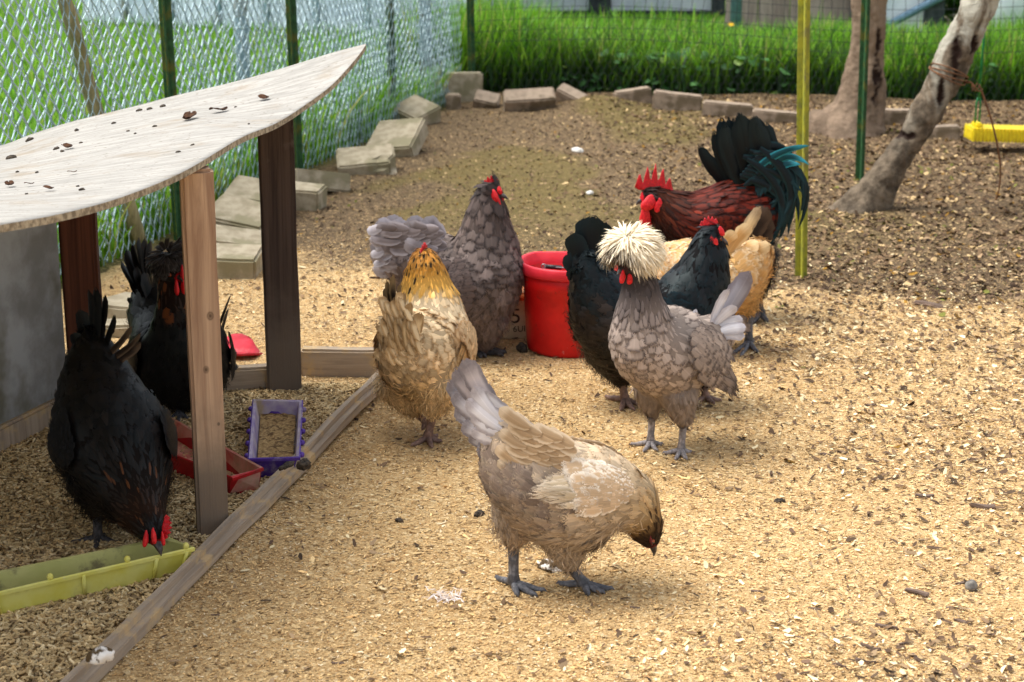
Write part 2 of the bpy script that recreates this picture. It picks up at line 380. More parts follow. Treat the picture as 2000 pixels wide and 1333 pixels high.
def build_hen(name, label, cat, sp):
    Y0 = sp['Y']; psi = math.radians(sp['yaw']); side = np.array([-math.sin(psi), math.cos(psi), 0.0])
    head_dir = np.array([math.cos(psi), math.sin(psi), 0.0])
    K = []
    for (px, py, dY, rw, rh) in sp['spine']:
        p = P(px, py, Y0 + dY); s = S(1, Y0 + dY, p.z); K.append((p.x, p.y, p.z, rw * s, rh * s))
    Q = catmull(K, 64); ctr = Q[:, :3]; T = np.gradient(ctr, axis=0); T /= np.linalg.norm(T, axis=1)[:, None]
    rw = np.clip(Q[:, 3], .004, 1); rh = np.clip(Q[:, 4], .004, 1)
    feet = [G(*l['foot']) for l in sp['legs']]
    base = sum(feet, Vector()) / len(feet); base.z = 0
    root = thing(name, base, label, cat, sp.get('group'))
    lofts = [loft_arrays(ctr, T, side, rw, rh)]
    sC = [ctr]; sT = [T]; sR = [(rw + rh) / 2]; sF = [np.linspace(0, 1, 64)]
    for l in sp['legs']:
        Yf = G(*l['foot']).y
        a = P(*l['hip'][:2], Yf + l.get('dy', 0)); b = P(*l['hock'][:2], Yf); sa = S(1, Yf)
        hp = catmull([(*(a * 1.0), l['hip'][2] * sa, 0), (*(a * .5 + b * .5), (l['hip'][2] * .62 + l['hock'][2] * .38) * sa, 0), (*b, l['hock'][2] * sa, 0)], 16)
        tt = np.gradient(hp[:, :3], axis=0); tt /= np.linalg.norm(tt, axis=1)[:, None]
        lofts.append(loft_arrays(hp[:, :3], tt, side, hp[:, 3], hp[:, 3]))
        sC.append(hp[:, :3]); sT.append(-tt); sR.append(hp[:, 3]); sF.append(np.full(16, -1.0))
    V, F = join_arrays(lofts)
    me = remeshed(V, F, sp.get('voxel', .007))
    sC = np.concatenate(sC); sT = np.concatenate(sT); sR = np.concatenate(sR); sF = np.concatenate(sF)
    def region(X):
        X = np.asarray(X); idx = np.empty(len(X), int)
        for k in range(0, len(X), 2000):
            d = ((X[k:k + 2000, None, :] - sC[None]) ** 2).sum(2) / (sR[None] ** 2); idx[k:k + 2000] = d.argmin(1)
        return sT[idx], sF[idx]
    # body skin colours
    n = len(me.vertices); co = np.empty(n * 3); me.vertices.foreach_get('co', co); co = co.reshape(-1, 3)
    _, tv = region(co)
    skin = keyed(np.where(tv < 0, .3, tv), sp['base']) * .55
    face = sp.get('face', .93); skin[tv > face] = sp.get('facecol', lin(150, 25, 28))
    me.attributes.new('fb', 'FLOAT_COLOR', 'POINT').data.foreach_set('color', np.concatenate([skin, np.ones((n, 1))], 1).ravel())
    me.calc_loop_triangles(); tri = np.empty(len(me.loop_triangles) * 3, np.int32); me.loop_triangles.foreach_get('vertices', tri); tri = tri.reshape(-1, 3)
    bvh = BVHTree.FromPolygons([tuple(c) for c in co], [tuple(t) for t in tri])
    A, Bv, Cv = co[tri[:, 0]], co[tri[:, 1]], co[tri[:, 2]]; nn = np.cross(Bv - A, Cv - A); ar = np.linalg.norm(nn, axis=1) / 2
    vn = np.zeros((n, 3))
    for k in range(3): np.add.at(vn, tri[:, k], nn)
    vn /= np.linalg.norm(vn, axis=1)[:, None] + 1e-12
    # --- plumage: dart throwing
    fl = sp.get('flen', [(0, .045), (.45, .04), (.62, .032), (.8, .022), (.92, .012), (1, .008)])
    area = ar.sum(); N0 = int(area / (.006 ** 2) * 2.2 * sp.get('dens', 1.0))
    ti = rng.choice(len(tri), N0, p=ar / area); r1 = np.sqrt(rng.random(N0)); r2 = rng.random(N0)
    bc = np.stack([1 - r1, r1 * (1 - r2), r1 * r2], 1)
    X = (co[tri[ti]] * bc[..., None]).sum(1); Nn = (vn[tri[ti]] * bc[..., None]).sum(1); Nn /= np.linalg.norm(Nn, axis=1)[:, None]
    TT, tt = region(X); th = tt < 0
    Lx = np.interp(np.where(th, .35, tt), [k[0] for k in fl], [k[1] for k in fl]) * sp.get('fscale', 1.0); Lx = np.where(th, Lx * .75, Lx)
    rad = Lx * sp.get('space', .30)
    keep = tt < face; cell = .006; grid = {}; acc = []
    keys = np.floor(X / cell).astype(int)
    for i in np.nonzero(keep)[0]:
        kx, ky, kz = keys[i]; r = rad[i]; R = int(math.ceil(r / cell)); ok = True; x = X[i]
        for dx in range(-R, R + 1):
            for dy in range(-R, R + 1):
                for dz in range(-R, R + 1):
                    for j in grid.get((kx + dx, ky + dy, kz + dz), ()):
                        d = X[j] - x
                        if d[0] * d[0] + d[1] * d[1] + d[2] * d[2] < r * r: ok = False; break
                    if not ok: break
                if not ok: break
            if not ok: break
        if ok: acc.append(i); grid.setdefault((kx, ky, kz), []).append(i)
    acc = np.array(acc); X, Nn, TT, tt, th, Lx = X[acc], Nn[acc], TT[acc], tt[acc], th[acc], Lx[acc]
    D = -TT + .18 * rng.standard_normal(TT.shape); D[:, 2] -= sp.get('sag', .15)
    tq = np.where(th, .3, tt); bs = keyed(tq, sp['base']); ed = keyed(tq, sp['edge'])
    low = np.clip(-Nn[:, 2] * 1.6 + sp.get('lowb', .2), 0, 1); low = np.where(th, 1, low) * (tq < .62)
    if 'fluff' in sp:
        bs = bs * (1 - low[:, None]) + sp['fluff'] * low[:, None]; ed = ed * (1 - low[:, None]) + sp['fluff'] * .85 * low[:, None]
    for (px, py, rr, cb, ce) in sp.get('patches', []):       # colour areas of the coat
        q = np.array([[0, 0]]); dep = X[:, 1] * math.cos(PITCH) + (CAM_H - X[:, 2]) * math.sin(PITCH)
        ix = 1000 + X[:, 0] / dep * FPX; iy = 666.5 - (X[:, 1] * math.sin(PITCH) + (X[:, 2] - CAM_H) * math.cos(PITCH)) / dep * FPX
        f = 1 - sstep(.6, 1.15, np.hypot(ix - px, iy - py) / rr + .25 * rng.standard_normal(len(X)))
        bs = bs * (1 - f[:, None]) + cb * f[:, None]; ed = ed * (1 - f[:, None]) + ce * f[:, None]
    jit = np.exp(sp.get('jit', .16) * rng.standard_normal(len(X)))[:, None]; bs = bs * jit; ed = ed * jit
    if 'speck' in sp:
        (t0, t1, pr, cc) = sp['speck']; mk = (tq > t0) & (tq < t1) & (rng.random(len(X)) < pr); bs[mk] = cc; 
    hk = (tt > sp.get('hackle_t', .62)) & ~th
    wid = np.where(hk, sp.get('hwid', .26), sp.get('wid', .42))
    wid = np.where(low > .5, wid * .5, wid)
    LL = Lx * np.where(hk, 1.35, 1.0) * np.exp(.15 * rng.standard_normal(len(X)))
    lift = np.where(low > .5, .2, np.where(tt > .58, .07, sp.get('lift', .14))) + .04 * rng.standard_normal(len(X))
    mt = sp.get('mat', M_FEATHER)
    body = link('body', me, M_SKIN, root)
    for nm, mk, pf in (('plumage', ~hk, PR_R), ('hackle', hk, PR_H)):
        if mk.sum() > 5:
            fbm_ = feather_batch(X[mk], Nn[mk], D[mk], LL[mk], LL[mk] * wid[mk], bs[mk], ed[mk], lift[mk], -.1, pf)
            link(nm, feather_mesh(nm, [fbm_]), mt, root)
    # --- loose down on belly and thighs
    mk = low > .35
    if mk.sum() > 5 and sp.get('down', 1):
        k = sp.get('downk', 16); Xd = np.repeat(X[mk], k, 0); Nd = np.repeat(Nn[mk], k, 0); Dd = np.repeat(D[mk], k, 0) + .7 * rng.standard_normal((mk.sum() * k, 3))
        Xd = Xd + .008 * rng.standard_normal(Xd.shape); Ld = .010 + .014 * rng.random(len(Xd)); bd = np.repeat(bs[mk], k, 0)
        bd = bd * np.exp(.15 * rng.standard_normal((len(bd), 1))); fd = feather_batch(Xd, Nd, Dd, Ld, .0005 + Ld * .012, bd, bd, .42, -.2, PR_H)
        link('down', feather_mesh('down', [fd]), mt, root)
    # --- wings on both sides
    cmid = ctr[30]
    for wsp in ([sp['wing']] if 'wing' in sp else []):
        sh = np.array(P(*wsp['sh'][:2], Y0 + wsp['sh'][2])); tp = np.array(P(*wsp['tip'][:2], Y0 + wsp['tip'][2])); hh = S(wsp['h'], Y0)
        for mir in (0, 1):
            def mr(p):
                return p - 2 * np.dot(p - cmid, side) * side if mir else p
            a0, a1 = mr(sh), mr(tp); dw = a1 - a0; lw = np.linalg.norm(dw); dwn = dw / lw
            outw = side if np.dot((a0 + a1) / 2 - cmid, side) > 0 else -side
            upw = np.cross(outw, dwn); upw = upw if upw[2] > 0 else -upw; upw /= np.linalg.norm(upw)
            pts = []; 
            for b_ in np.linspace(-.8, .35, 13):                      # flight feathers
                pts.append((.40 + .12 * b_ + .02 * random.random(), b_, lw * (.70 - .34 * abs(b_ + .3)) * wsp.get('fl', 1.0), .085, 2))
            for b_ in np.linspace(-.8, .7, 9):
                pts.append((.30 + .03 * random.random(), b_, lw * .36 * wsp.get('fl', 1.0), .16, 1))
            rows = wsp.get('rows', 7)
            for q in range(rows):
                for b_ in np.linspace(-.85, .85, wsp.get('nb', 10)):
                    pts.append((-.06 + wsp.get('reach', .40) * q / rows + .05 * random.random(), (b_ + .06 * random.gauss(0, 1)) * math.sqrt(max(.1, 1 - ((.5 - .6 * q / rows) * 1.88) ** 2)), lw * (wsp.get('cov', .15) + .012 * q), .42, 0))
            Pp = []; Np = []; Dp = []; Lp = []; Wp = []; B_ = []; E_ = []
            for (a_, b_, L_, wr, lay) in pts:
                p = a0 + dw * a_ + upw * hh * b_ * (1 - .35 * a_)
                loc, no, fi, ds = bvh.find_nearest(Vector(p + outw * .03))
                if loc is None: continue
                no = np.array(no); no = no if np.dot(no, outw) > -.1 else outw
                no = no * .6 + outw * .4; no /= np.linalg.norm(no)
                Pp.append(np.array(loc) + no * (.0075 + .003 * (2 - lay))); Np.append(no); Dp.append(dwn + .06 * rng.standard_normal(3) - upw * (.34 if lay == 2 else .10) * (b_ + (.1 if lay == 2 else 0)))
                Lp.append(L_); Wp.append(L_ * wr); j = math.exp(.12 * random.gauss(0, 1))
                B_.append((wsp['base'] if lay < 2 else wsp.get('fbase', wsp['base'])) * j); E_.append((wsp['edge'] if lay < 2 else wsp.get('fedge', wsp['edge'])) * j)
            fw = feather_batch(np.array(Pp), np.array(Np), np.array(Dp), np.array(Lp), np.array(Wp), np.array(B_), np.array(E_), .1, -.06)
            link('wing', feather_mesh('wing', [fw]), mt, root)
    # --- tail
    camv = -np.array(ray(*sp['spine'][0][:2])); camv /= np.linalg.norm(camv)
    nt_ = side * (1 if np.dot(side, camv) > 0 else -1) * .9 + np.array([0, 0, .3]) + camv * .35; nt_ /= np.linalg.norm(nt_)
    tf = []
    for q, (rx, ry, rd, tx, ty, td, W, bend, cb, ce, shp) in enumerate(sp['tail']):
        a = np.array(P(rx, ry, Y0 + rd)); b = np.array(P(tx, ty, Y0 + td)); s = S(1, Y0)
        tang = (b - a) / np.linalg.norm(b - a); pe = np.cross(nt_, tang); j = math.exp(.08 * random.gauss(0, 1))
        n_ = nt_ + .15 * rng.standard_normal(3); n_ /= np.linalg.norm(n_)
        tf.append(big_feather(a, b, n_, W * s, pe * bend * s, cb * j, ce * j, shape=shp))
    if tf: link('tail', feather_mesh('tail', tf), sp.get('tailmat', mt), root)
    # --- loose wing feathers apart from the tail
    if 'wing2' in sp:
        tf = []
        for (rx, ry, rd, tx, ty, td, W, bend, cb, ce, shp) in sp['wing2']:
            a = np.array(P(rx, ry, Y0 + rd)); b = np.array(P(tx, ty, Y0 + td)); s = S(1, Y0); tang = (b - a) / np.linalg.norm(b - a)
            tf.append(big_feather(a, b, nt_ + .1 * rng.standard_normal(3), W * s, np.cross(nt_, tang) * bend * s, cb, ce, shape=shp))
        link('wing_feathers', feather_mesh('wing_feathers', tf), mt, root)
    # --- legs and feet
    for l in sp['legs']:
        ft = G(*l['foot']); Yf = ft.y; hk_ = P(*l['hock'][:2], Yf); s = S(1, Yf); r = l.get('r', 10) * s
        ank = ft + Vector((0, 0, r * 1.25)) + (Vector((0, 0, S(l['raise'], Yf))) if 'raise' in l else Vector())
        if 'ank' in l: ank = P(*l['ank'], Yf)
        up_ = hk_ + (hk_ - ank).normalized() * .02
        ar_ = [tube_arrays([up_, hk_ * .6 + ank * .4, hk_ * .25 + ank * .75, ank, ank - Vector((0, 0, r * .4))], [r * 1.15, r * .95, r * .92, r * 1.25, r * .9], 10)]
        for (tx, ty) in l['toes']:
            tp = G(tx, ty, .004) if 'ank' not in l else P(tx, ty, Yf - .01)
            mid = ank * .5 + tp * .5; lng = (tp - ank).length
            mid.z = max(r * .75, mid.z * .9) if 'ank' not in l else mid.z + .006
            q3 = ank * .2 + tp * .8; q3.z = max(r * .55, q3.z * .8) if 'ank' not in l else q3.z
            ar_.append(tube_arrays([ank, ank * .72 + mid * .28, mid, mid * .5 + q3 * .5, q3, q3 * .45 + tp * .55 + Vector((0, 0, .003)), tp], [r * .8, r * .72, r * .66, r * .55, r * .55, r * .33, r * .08], 8))
        v, f = join_arrays(ar_)
        me2 = npmesh('leg', v, f); link('leg', me2, l.get('mat', sp['legmat']), root)
    # --- head furniture
    hc = ctr[-1]; he = T[-1]; hsc = sp.get('hs', 1.0)
    hf = np.array(sp.get('hdir', None) if sp.get('hdir') is not None else he, float); hf /= np.linalg.norm(hf)
    hsd = np.cross(np.array([0, 0, 1.0]), hf)
    if sp.get('hside') is not None: hsd = np.array(sp['hside'], float)
    hsd -= hf * hsd.dot(hf); hsd /= np.linalg.norm(hsd); hup = np.cross(hf, hsd)
    if sp.get('beak', 1):
        bl = .020 * hsc; c0 = hc - hf * .004
        sec = [(0, .0075, .0065, 0), (.35, .0062, .0055, .0002), (.7, .0036, .0036, -.0012), (1.0, .0006, .0009, -.0045)]
        bv = []; bfc = []; ns = 12
        for i, (a, hw, hh, dz) in enumerate(sec):
            for j in range(ns):
                an = 2 * math.pi * j / ns
                bv.append(c0 + hf * a * bl + hsd * hw * hsc * math.cos(an) + hup * (hh * hsc * math.sin(an) + dz * hsc))
        for i in range(3):
            for j in range(ns): bfc.append((i * ns + j, i * ns + (j + 1) % ns, (i + 1) * ns + (j + 1) % ns, (i + 1) * ns + j))
        link('beak', npmesh('beak', np.array(bv), np.array(bfc)), sp.get('beakmat', M_BEAK), root)
    ie = sp.get('eye_i', 57); ec = ctr[ie]; er = .0042 * hsc
    for sg in (-1, 1):
        pe = ec + hsd * sg * rw[ie] * .93 + hup * .003
        loc, no, fi, ds = bvh.find_nearest(Vector(pe)); loc = loc if loc is not None else Vector(pe)
        bm, _ = lump(None, loc, er, seg=12, ring=8); eo = link('eye', bm_mesh('eye', bm, True), M_EYE, root)
        bm, _ = lump(None, Vector(loc) + Vector(no) * er * .55, er * .62, seg=10, ring=6); link('pupil', bm_mesh('pupil', bm, True), M_PUPIL, eo)
    if 'comb' in sp:
        cb = sp['comb']; nb = 25; Lc = cb['len']; Hc = cb['h']; pn = cb['points']
        ctrc = np.array(P(*cb['at'][:2], Y0 + cb['at'][2])); fwd = np.array(cb.get('fwd', hf), float)
        upc = np.array(cb.get('up', hup), float); fwd /= np.linalg.norm(fwd); upc -= fwd * upc.dot(fwd); upc /= np.linalg.norm(upc); sdc = np.cross(upc, fwd)
        V_ = []; rows_ = 7
        for i in range(nb):
            u = i / (nb - 1); env = math.sin(math.pi * min(1, u * .92 + .06)) ** .6
            saw = abs(((u * pn) % 1) - .5) * 2; top = Hc * env * (1 - cb.get('cut', .5) * (1 - (1 - saw) ** .8))
            for k in range(rows_):
                g = k / (rows_ - 1); lean = cb.get('lean', 0) * g * Hc
                thk = cb['th'] * (1 - .65 * g) * (.35 + .65 * env)
                pos = ctrc + fwd * (Lc * (.5 - u) * (1 + .25 * g)) + upc * (top * g) + sdc * lean + sdc * .15 * cb['th'] * math.sin(u * 9)
                V_.append((pos + sdc * thk, pos - sdc * thk))
        VV = np.array([a for a, b in V_] + [b for a, b in V_]); o = nb * rows_; FF = []
        for i in range(nb - 1):
            for k in range(rows_ - 1):
                a = i * rows_ + k; FF.append((a, a + rows_, a + rows_ + 1, a + 1)); FF.append((o + a, o + a + 1, o + a + rows_ + 1, o + a + rows_))
            a = i * rows_ + rows_ - 1; FF.append((a, a + rows_, o + a + rows_, o + a)); a = i * rows_; FF.append((a + rows_, a, o + a, o + a + rows_))
        for i in (0, nb - 1):
            for k in range(rows_ - 1):
                a = i * rows_ + k; FF.append((a, a + 1, o + a + 1, o + a))
        link('comb', npmesh('comb', VV, np.array(FF)), cb.get('mat', M_COMB), root)
    for wt in sp.get('wattles', []):
        (px, py, dY, wx, wy, rx) = wt[:6]; s = S(1, Y0); c = P(px, py, Y0 + dY)
        rot = Matrix((Vector(hf), Vector(hsd), Vector((0, 0, 1)))).transposed()
        rot = Matrix.Rotation(math.radians(rx), 3, 'Y') @ rot
        bm, vs = lump(None, c, 1.0, (wx * s, max(.0035, wx * s * .45), wy * s), rot, 14, 12)
        for v in bm.verts:
            h = (v.co.z - c.z) / (wy * s); k = 1 + .3 * (-h) if h < 0 else 1 - .35 * h
            v.co.x = c.x + (v.co.x - c.x) * k; v.co.y = c.y + (v.co.y - c.y) * k
            v.co += mnoise.noise_vector(v.co * 150) * .0012
        link('wattle', bm_mesh('wattle', bm, True), wt[6] if len(wt) > 6 else sp.get('wmat', M_COMB2), root)
    if 'crest' in sp:
        c = sp['crest']; c0 = np.array(P(*c['at'][:2], Y0 + c['at'][2])); s = S(1, Y0); n = c['n']
        d = rng.standard_normal((n * 3, 3)); d /= np.linalg.norm(d, axis=1)[:, None]
        ax = np.array(c.get('axis', (0, 0, 1.0))); ax = ax / np.linalg.norm(ax)
        d = d[d @ ax > c.get('min', -.35)]
        if 'open' in c: od = np.array(c['open']); d = d[d @ (od / np.linalg.norm(od)) < c.get('opencos', .72)]
        d = d[:n]; n = len(d)
        r0 = c['r0'] * s; L_ = c['len'] * s * (.85 + .25 * rng.random(n)); down = np.tile(np.array([0, 0, -1.0]), (n, 1))
        Pt = c0 + d * r0 * (.4 + .6 * rng.random((n, 1))) * np.array([1, 1, .85])
        crown = np.array(c.get('crown', (-.3, -.3, .9))); crown = crown / np.linalg.norm(crown)
        away = d - crown; away -= d * np.sum(away * d, 1)[:, None]; away /= np.linalg.norm(away, axis=1)[:, None] + 1e-6
        fl_ = c.get('flow', .8); D_ = d * (1 - .55 * fl_) + away * fl_ + .16 * rng.standard_normal((n, 3)); D_ /= np.linalg.norm(D_, axis=1)[:, None]
        Nn_ = d - D_ * np.sum(D_ * d, 1)[:, None]; Nn_ /= np.linalg.norm(Nn_, axis=1)[:, None] + 1e-9
        j = np.exp(.1 * rng.standard_normal((n, 1)))
        cb = np.tile(c['base'], (n, 1)) * j; ce = np.tile(c['edge'], (n, 1)) * j
        if 'dark' in c:
            dk = np.clip((np.dot(d, np.array(c['dark_dir'])) - .45) * 3, 0, 1)[:, None] * (rng.random((n, 1)) < .75)
            cb = cb * (1 - dk) + c['dark'] * dk; ce = ce * (1 - dk) + c['dark'] * dk
        cf = feather_batch(Pt, Nn_, D_, L_, L_ * c.get('w', .13), cb, ce, .05, -c.get('droop', .45), PR_H if c.get('pointed') else PR_R, .3)
        link('crest', feather_mesh('crest', [cf]), M_FEATHER, root)
    return root

# ================================================================== THE SETTING
TAN1, TAN2 = lin(208, 168, 108), lin(172, 130, 78)
def saw_zone(x, y):
    n = fbm(x * 1.3 + 7, y * 1.3, 3) - .5; n2 = fbm(x * 5, y * 5, 9) - .5
    yy = y + .45 * np.clip(x - .55, -.4, 2.0) + 1.5 * n + .5 * n2
    return 1 - sstep(4.2, 6.0, yy)
FA, FB = np.array([-1.12, 5.74]), np.array([-.22, 9.5])        # the wire fence line on the ground
FD = (FB - FA) / np.linalg.norm(FB - FA); FNR = np.array([FD[1], -FD[0]])      # points into the yard
BY = 9.62
def in_yard(x, y):
    dl = (x - FA[0]) * FNR[0] + (y - FA[1]) * FNR[1]
    return np.minimum(dl, BY - .18 * np.clip(x - .5, 0, 3) - y)
# sheltered floor corners
SC = G(735, 745); SN = G(200, 1333); SL = G(430, 785)
SDIR = np.array([(SN - SC).x, (SN - SC).y]); SDIR /= np.linalg.norm(SDIR); SNR = np.array([SDIR[1], -SDIR[0]])
def in_shelter(x, y):
    d1 = (x - SC.x) * SNR[0] + (y - SC.y) * SNR[1]
    return np.minimum(d1, SC.y - .03 - y + .0 * x)
def ground_z(x, y):
    z = .030 * (fbm(x * 1.7, y * 1.7, 21) - .5) + .012 * (fbm(x * 9, y * 9, 33, 3) - .5)
    z = z + .05 * sstep(7.4, 8.8, y) * fbm(x * 1.5 + 3, y * 2, 5) * (in_yard(x, y) > 0)
    z = z + .07 * np.exp(-((x - .42) / .22) ** 2 - ((y - 9.0) / .22) ** 2)
    near = sstep(5.0, 3.6, y)
    return z * (1 - .55 * near)

def axis(lo, hi, a, b, st, far_lo, far_hi):
    core = np.arange(a, b + st / 2, st); out = [core]; p = a; s = st
    L = []
    while p > far_lo: s *= 1.28; p -= s; L.append(p)
    R = []; p = core[-1]; s = st
    while p < far_hi: s *= 1.28; p += s; R.append(p)
    return np.array(L[::-1] + list(core) + R)
gx = axis(0, 0, -1.9, 3.1, .028, -120, 120); gy = axis(0, 0, 1.9, 9.9, .028, -60, 260)
GX, GY = np.meshgrid(gx, gy); GZ = ground_z(GX, GY)
far = sstep(9.9, 14, np.maximum(np.abs(GX), GY)); GZ = GZ * (1 - far)
nx, ny = len(gx), len(gy); ii = (np.arange(ny - 1)[:, None] * nx + np.arange(nx - 1)[None]).ravel()
Fg = np.stack([ii, ii + 1, ii + nx + 1, ii + nx], 1)
iny = in_yard(GX, GY); sawv = (saw_zone(GX, GY) - .34 * sstep(.25, -.6, GX - .2 * (GY - 3)) * sstep(5.2, 4.4, GY)) * (iny > -.05)  # front left browner: dirtier sawdust, partly shade put into the colour
grassv = sstep(.02, -.25, iny); grassv = np.where(GY < 1.5, 0, grassv)
mossv = sstep(.5, .62, fbm(GX * 1.6 + 2, GY * 1.2, 15)) * sstep(5.2, 6.5, GY) * (1 - sstep(.9, 1.8, GX))
def ground_material():
    b = NB('yard_soil'); saw = b.attr('saw').outputs['Fac']; gr = b.attr('grassy').outputs['Fac']; mo = b.attr('moss').outputs['Fac']
    fine = b.noise(170, 8, rough=.75); med = b.noise(45, 6, rough=.7); big = b.noise(3.5, 5)
    vo = b.n('ShaderNodeTexVoronoi', Scale=130.0); b.put(vo.inputs['Vector'], b.coord())
    vr = b.n('ShaderNodeSeparateColor'); b.t.links.new(vo.outputs['Color'], vr.inputs[0])
    tan = b.mix(b.ramp(fine, .3, .7), lin(176, 142, 96), lin(224, 192, 140))
    tan = b.mix(b.math('MULTIPLY', b.ramp(vr.outputs[0], .72, .95), .75), tan, lin(240, 216, 168))
    tan = b.mix(b.math('MULTIPLY', b.ramp(vr.outputs[1], .86, .97), .8), tan, lin(92, 70, 46))
    tan = b.mix(b.math('MULTIPLY', b.ramp(big, .45, .7), .4), tan, lin(164, 128, 82))
    dirt = b.mix(b.ramp(fine, .3, .7), lin(66, 54, 40), lin(126, 106, 80))
    dirt = b.mix(b.math('MULTIPLY', b.ramp(vr.outputs[0], .75, .95), .7), dirt, lin(186, 156, 112))
    dirt = b.mix(b.math('MULTIPLY', b.ramp(med, .55, .7), .5), dirt, lin(54, 40, 29))
    moss = b.mix(b.ramp(med, .3, .7), lin(98, 92, 44), lin(122, 106, 58))
    dirt = b.mix(b.math('MULTIPLY', mo, .55), dirt, moss)
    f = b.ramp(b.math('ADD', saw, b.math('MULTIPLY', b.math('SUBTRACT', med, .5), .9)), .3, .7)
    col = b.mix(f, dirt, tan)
    lawn = b.mix(b.ramp(med, .3, .7), lin(58, 92, 22), lin(104, 140, 40))
    col = b.mix(gr, col, lawn)
    h = b.math('ADD', b.math('MULTIPLY', fine, .6), b.math('MULTIPLY', vo.outputs['Distance'], .5))
    b.bump(h, .9, .008); return b.out(col, .92, .12)
M_GROUND = ground_material()
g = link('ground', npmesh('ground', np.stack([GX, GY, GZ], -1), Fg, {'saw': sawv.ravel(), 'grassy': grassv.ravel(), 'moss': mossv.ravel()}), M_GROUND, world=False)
tag(g, 'sawdust strewn earth of the chicken yard', 'ground', kind='structure')

# --- loose litter
def flakes(name, X, Yv, L, W, col, thick=0.0, tilt=.35, zoff=.002):
    n = len(X); Z = ground_z(X, Yv) + zoff
    an = rng.random(n) * 2 * math.pi; N = np.stack([tilt * rng.standard_normal(n), tilt * rng.standard_normal(n), np.ones(n)], 1); N /= np.linalg.norm(N, axis=1)[:, None]
    D = np.stack([np.cos(an), np.sin(an), np.zeros(n)], 1); D -= N * (D * N).sum(1)[:, None]; D /= np.linalg.norm(D, axis=1)[:, None]; Sd = np.cross(N, D)
    C0 = np.stack([X, Yv, Z], 1); curl = (rng.random(n) - .3) * .5 * L
    V = np.empty((n, 3, 2, 3))
    for r, (a, wv) in enumerate(((-.5, .6), (.05, 1.), (.5, .5))):
        for k, c in enumerate((-1, 1)):
            V[:, r, k] = C0 + D * (a * L + .12 * L * rng.standard_normal(n))[:, None] + Sd * (c * wv * W / 2 * (.75 + .5 * rng.random(n)))[:, None] + N * (np.abs(a) * 2 * curl * .5 + .0015 * rng.random(n))[:, None]
    q = np.array([[0, 1, 3, 2], [2, 3, 5, 4]]); F = (np.arange(n)[:, None, None] * 6 + q[None]).reshape(-1, 4)
    cc = np.repeat(col, 6, 0)
    return npmesh(name, V, F, {'fb': cc}, False)
M_FLAKE = attr_mat('wood_flake', 'fb', .85, .15, 400, 0, 0, .3)
def wedge(n, y0, y1, p=1.0, x0=None, margin=1.25):
    y = y0 + (y1 - y0) * rng.random(n) ** p; hw = (y + .4) * 1000 / FPX * 1.1 + .6
    return (rng.random(n) * 2 - 1) * hw, y
def pal(n, cols, wts):
    c = np.array(cols); i = rng.choice(len(c), n, p=np.array(wts) / sum(wts)); return c[i] * np.exp(.16 * rng.standard_normal(n))[:, None]
x, y = wedge(450000, 2.1, 5.9, 1.2)
k = (rng.random(len(x)) < .12 + .88 * saw_zone(x, y)) & (in_yard(x, y) > .02) & (in_shelter(x, y) < 0)
x, y = x[k], y[k]; n = len(x)
Lf = .003 + .0055 * rng.random(n) ** 2.2; big = rng.random(n) < .022; Lf[big] *= 2.4
cf = pal(n, [lin(223, 192, 139), lin(210, 175, 121), lin(192, 154, 102), lin(236, 217, 180), lin(160, 126, 86), lin(98, 80, 62)], [30, 34, 22, 6, 6, 3])
fl = link('wood_shavings', flakes('wood_shavings', x, y, Lf, Lf * (.22 + .3 * rng.random(n)), cf, tilt=.17, zoff=.0008), M_FLAKE)
tag(fl, 'pale tan sawdust and wood shavings strewn over the yard', 'wood shavings', kind='stuff')
x, y = wedge(135000, 3.4, 9.6, 1.0)
k = (rng.random(len(x)) < .05 + .95 * (1 - saw_zone(x, y))) & (in_yard(x, y) > .08); x, y = x[k], y[k]; n = len(x)
mulch = sstep(.2, 1.0, x + .25 * rng.standard_normal(n))
keep = rng.random(n) < .42 + .58 * mulch; x, y, mulch = x[keep], y[keep], mulch[keep]; n = len(x)
Lf = .006 + .02 * rng.random(n) ** 1.8 * (.5 + .5 * mulch)
c1 = pal(n, [lin(88, 70, 53), lin(120, 97, 72), lin(66, 51, 39), lin(156, 131, 100), lin(196, 168, 122), lin(140, 104, 40), lin(110, 110, 52)], [26, 24, 20, 14, 9, 4, 3])
fl = link('leaf_litter', flakes('leaf_litter', x, y, Lf, Lf * (.4 + .4 * rng.random(n)), c1, tilt=.4, zoff=.003), M_FLAKE)
tag(fl, 'brown leaf litter and bark crumbs at the back of the yard', 'leaf litter', kind='stuff')
# darker chip patches in the sawdust at the right and near edge
x, y = wedge(84000, 2.1, 5.6, 1.0); d = .8 * np.exp(-((x - 1.1) / .45) ** 2 - ((y - 3.6) / .7) ** 2) + .8 * np.exp(-((x - .65) / .35) ** 2 - ((y - 2.45) / .16) ** 2) + .05 + .9 * np.exp(-((x - 1.1) / .6) ** 2 - ((y - 4.6) / .6) ** 2) + .35 * np.exp(-((x + .1) / .8) ** 2 - ((y - 5.0) / .5) ** 2); d = d * (.4 + 1.2 * fbm(x * 4, y * 4, 55))
k = (rng.random(len(x)) < d) & (in_shelter(x, y) < 0) & (in_yard(x, y) > .05); x, y = x[k], y[k]; n = len(x)
Lf = .006 + .014 * rng.random(n) ** 2; c1 = pal(n, [lin(120, 96, 72), lin(96, 76, 60), lin(150, 126, 96), lin(232, 214, 170), lin(76, 62, 48)], [25, 25, 20, 20, 10])
fl = link('bark_crumbs', flakes('bark_crumbs', x, y, Lf, Lf * (.3 + .3 * rng.random(n)), c1, tilt=.3, zoff=.004), M_FLAKE)
tag(fl, 'grey brown bark crumbs mixed into the sawdust at the right', 'bark crumbs', kind='stuff')
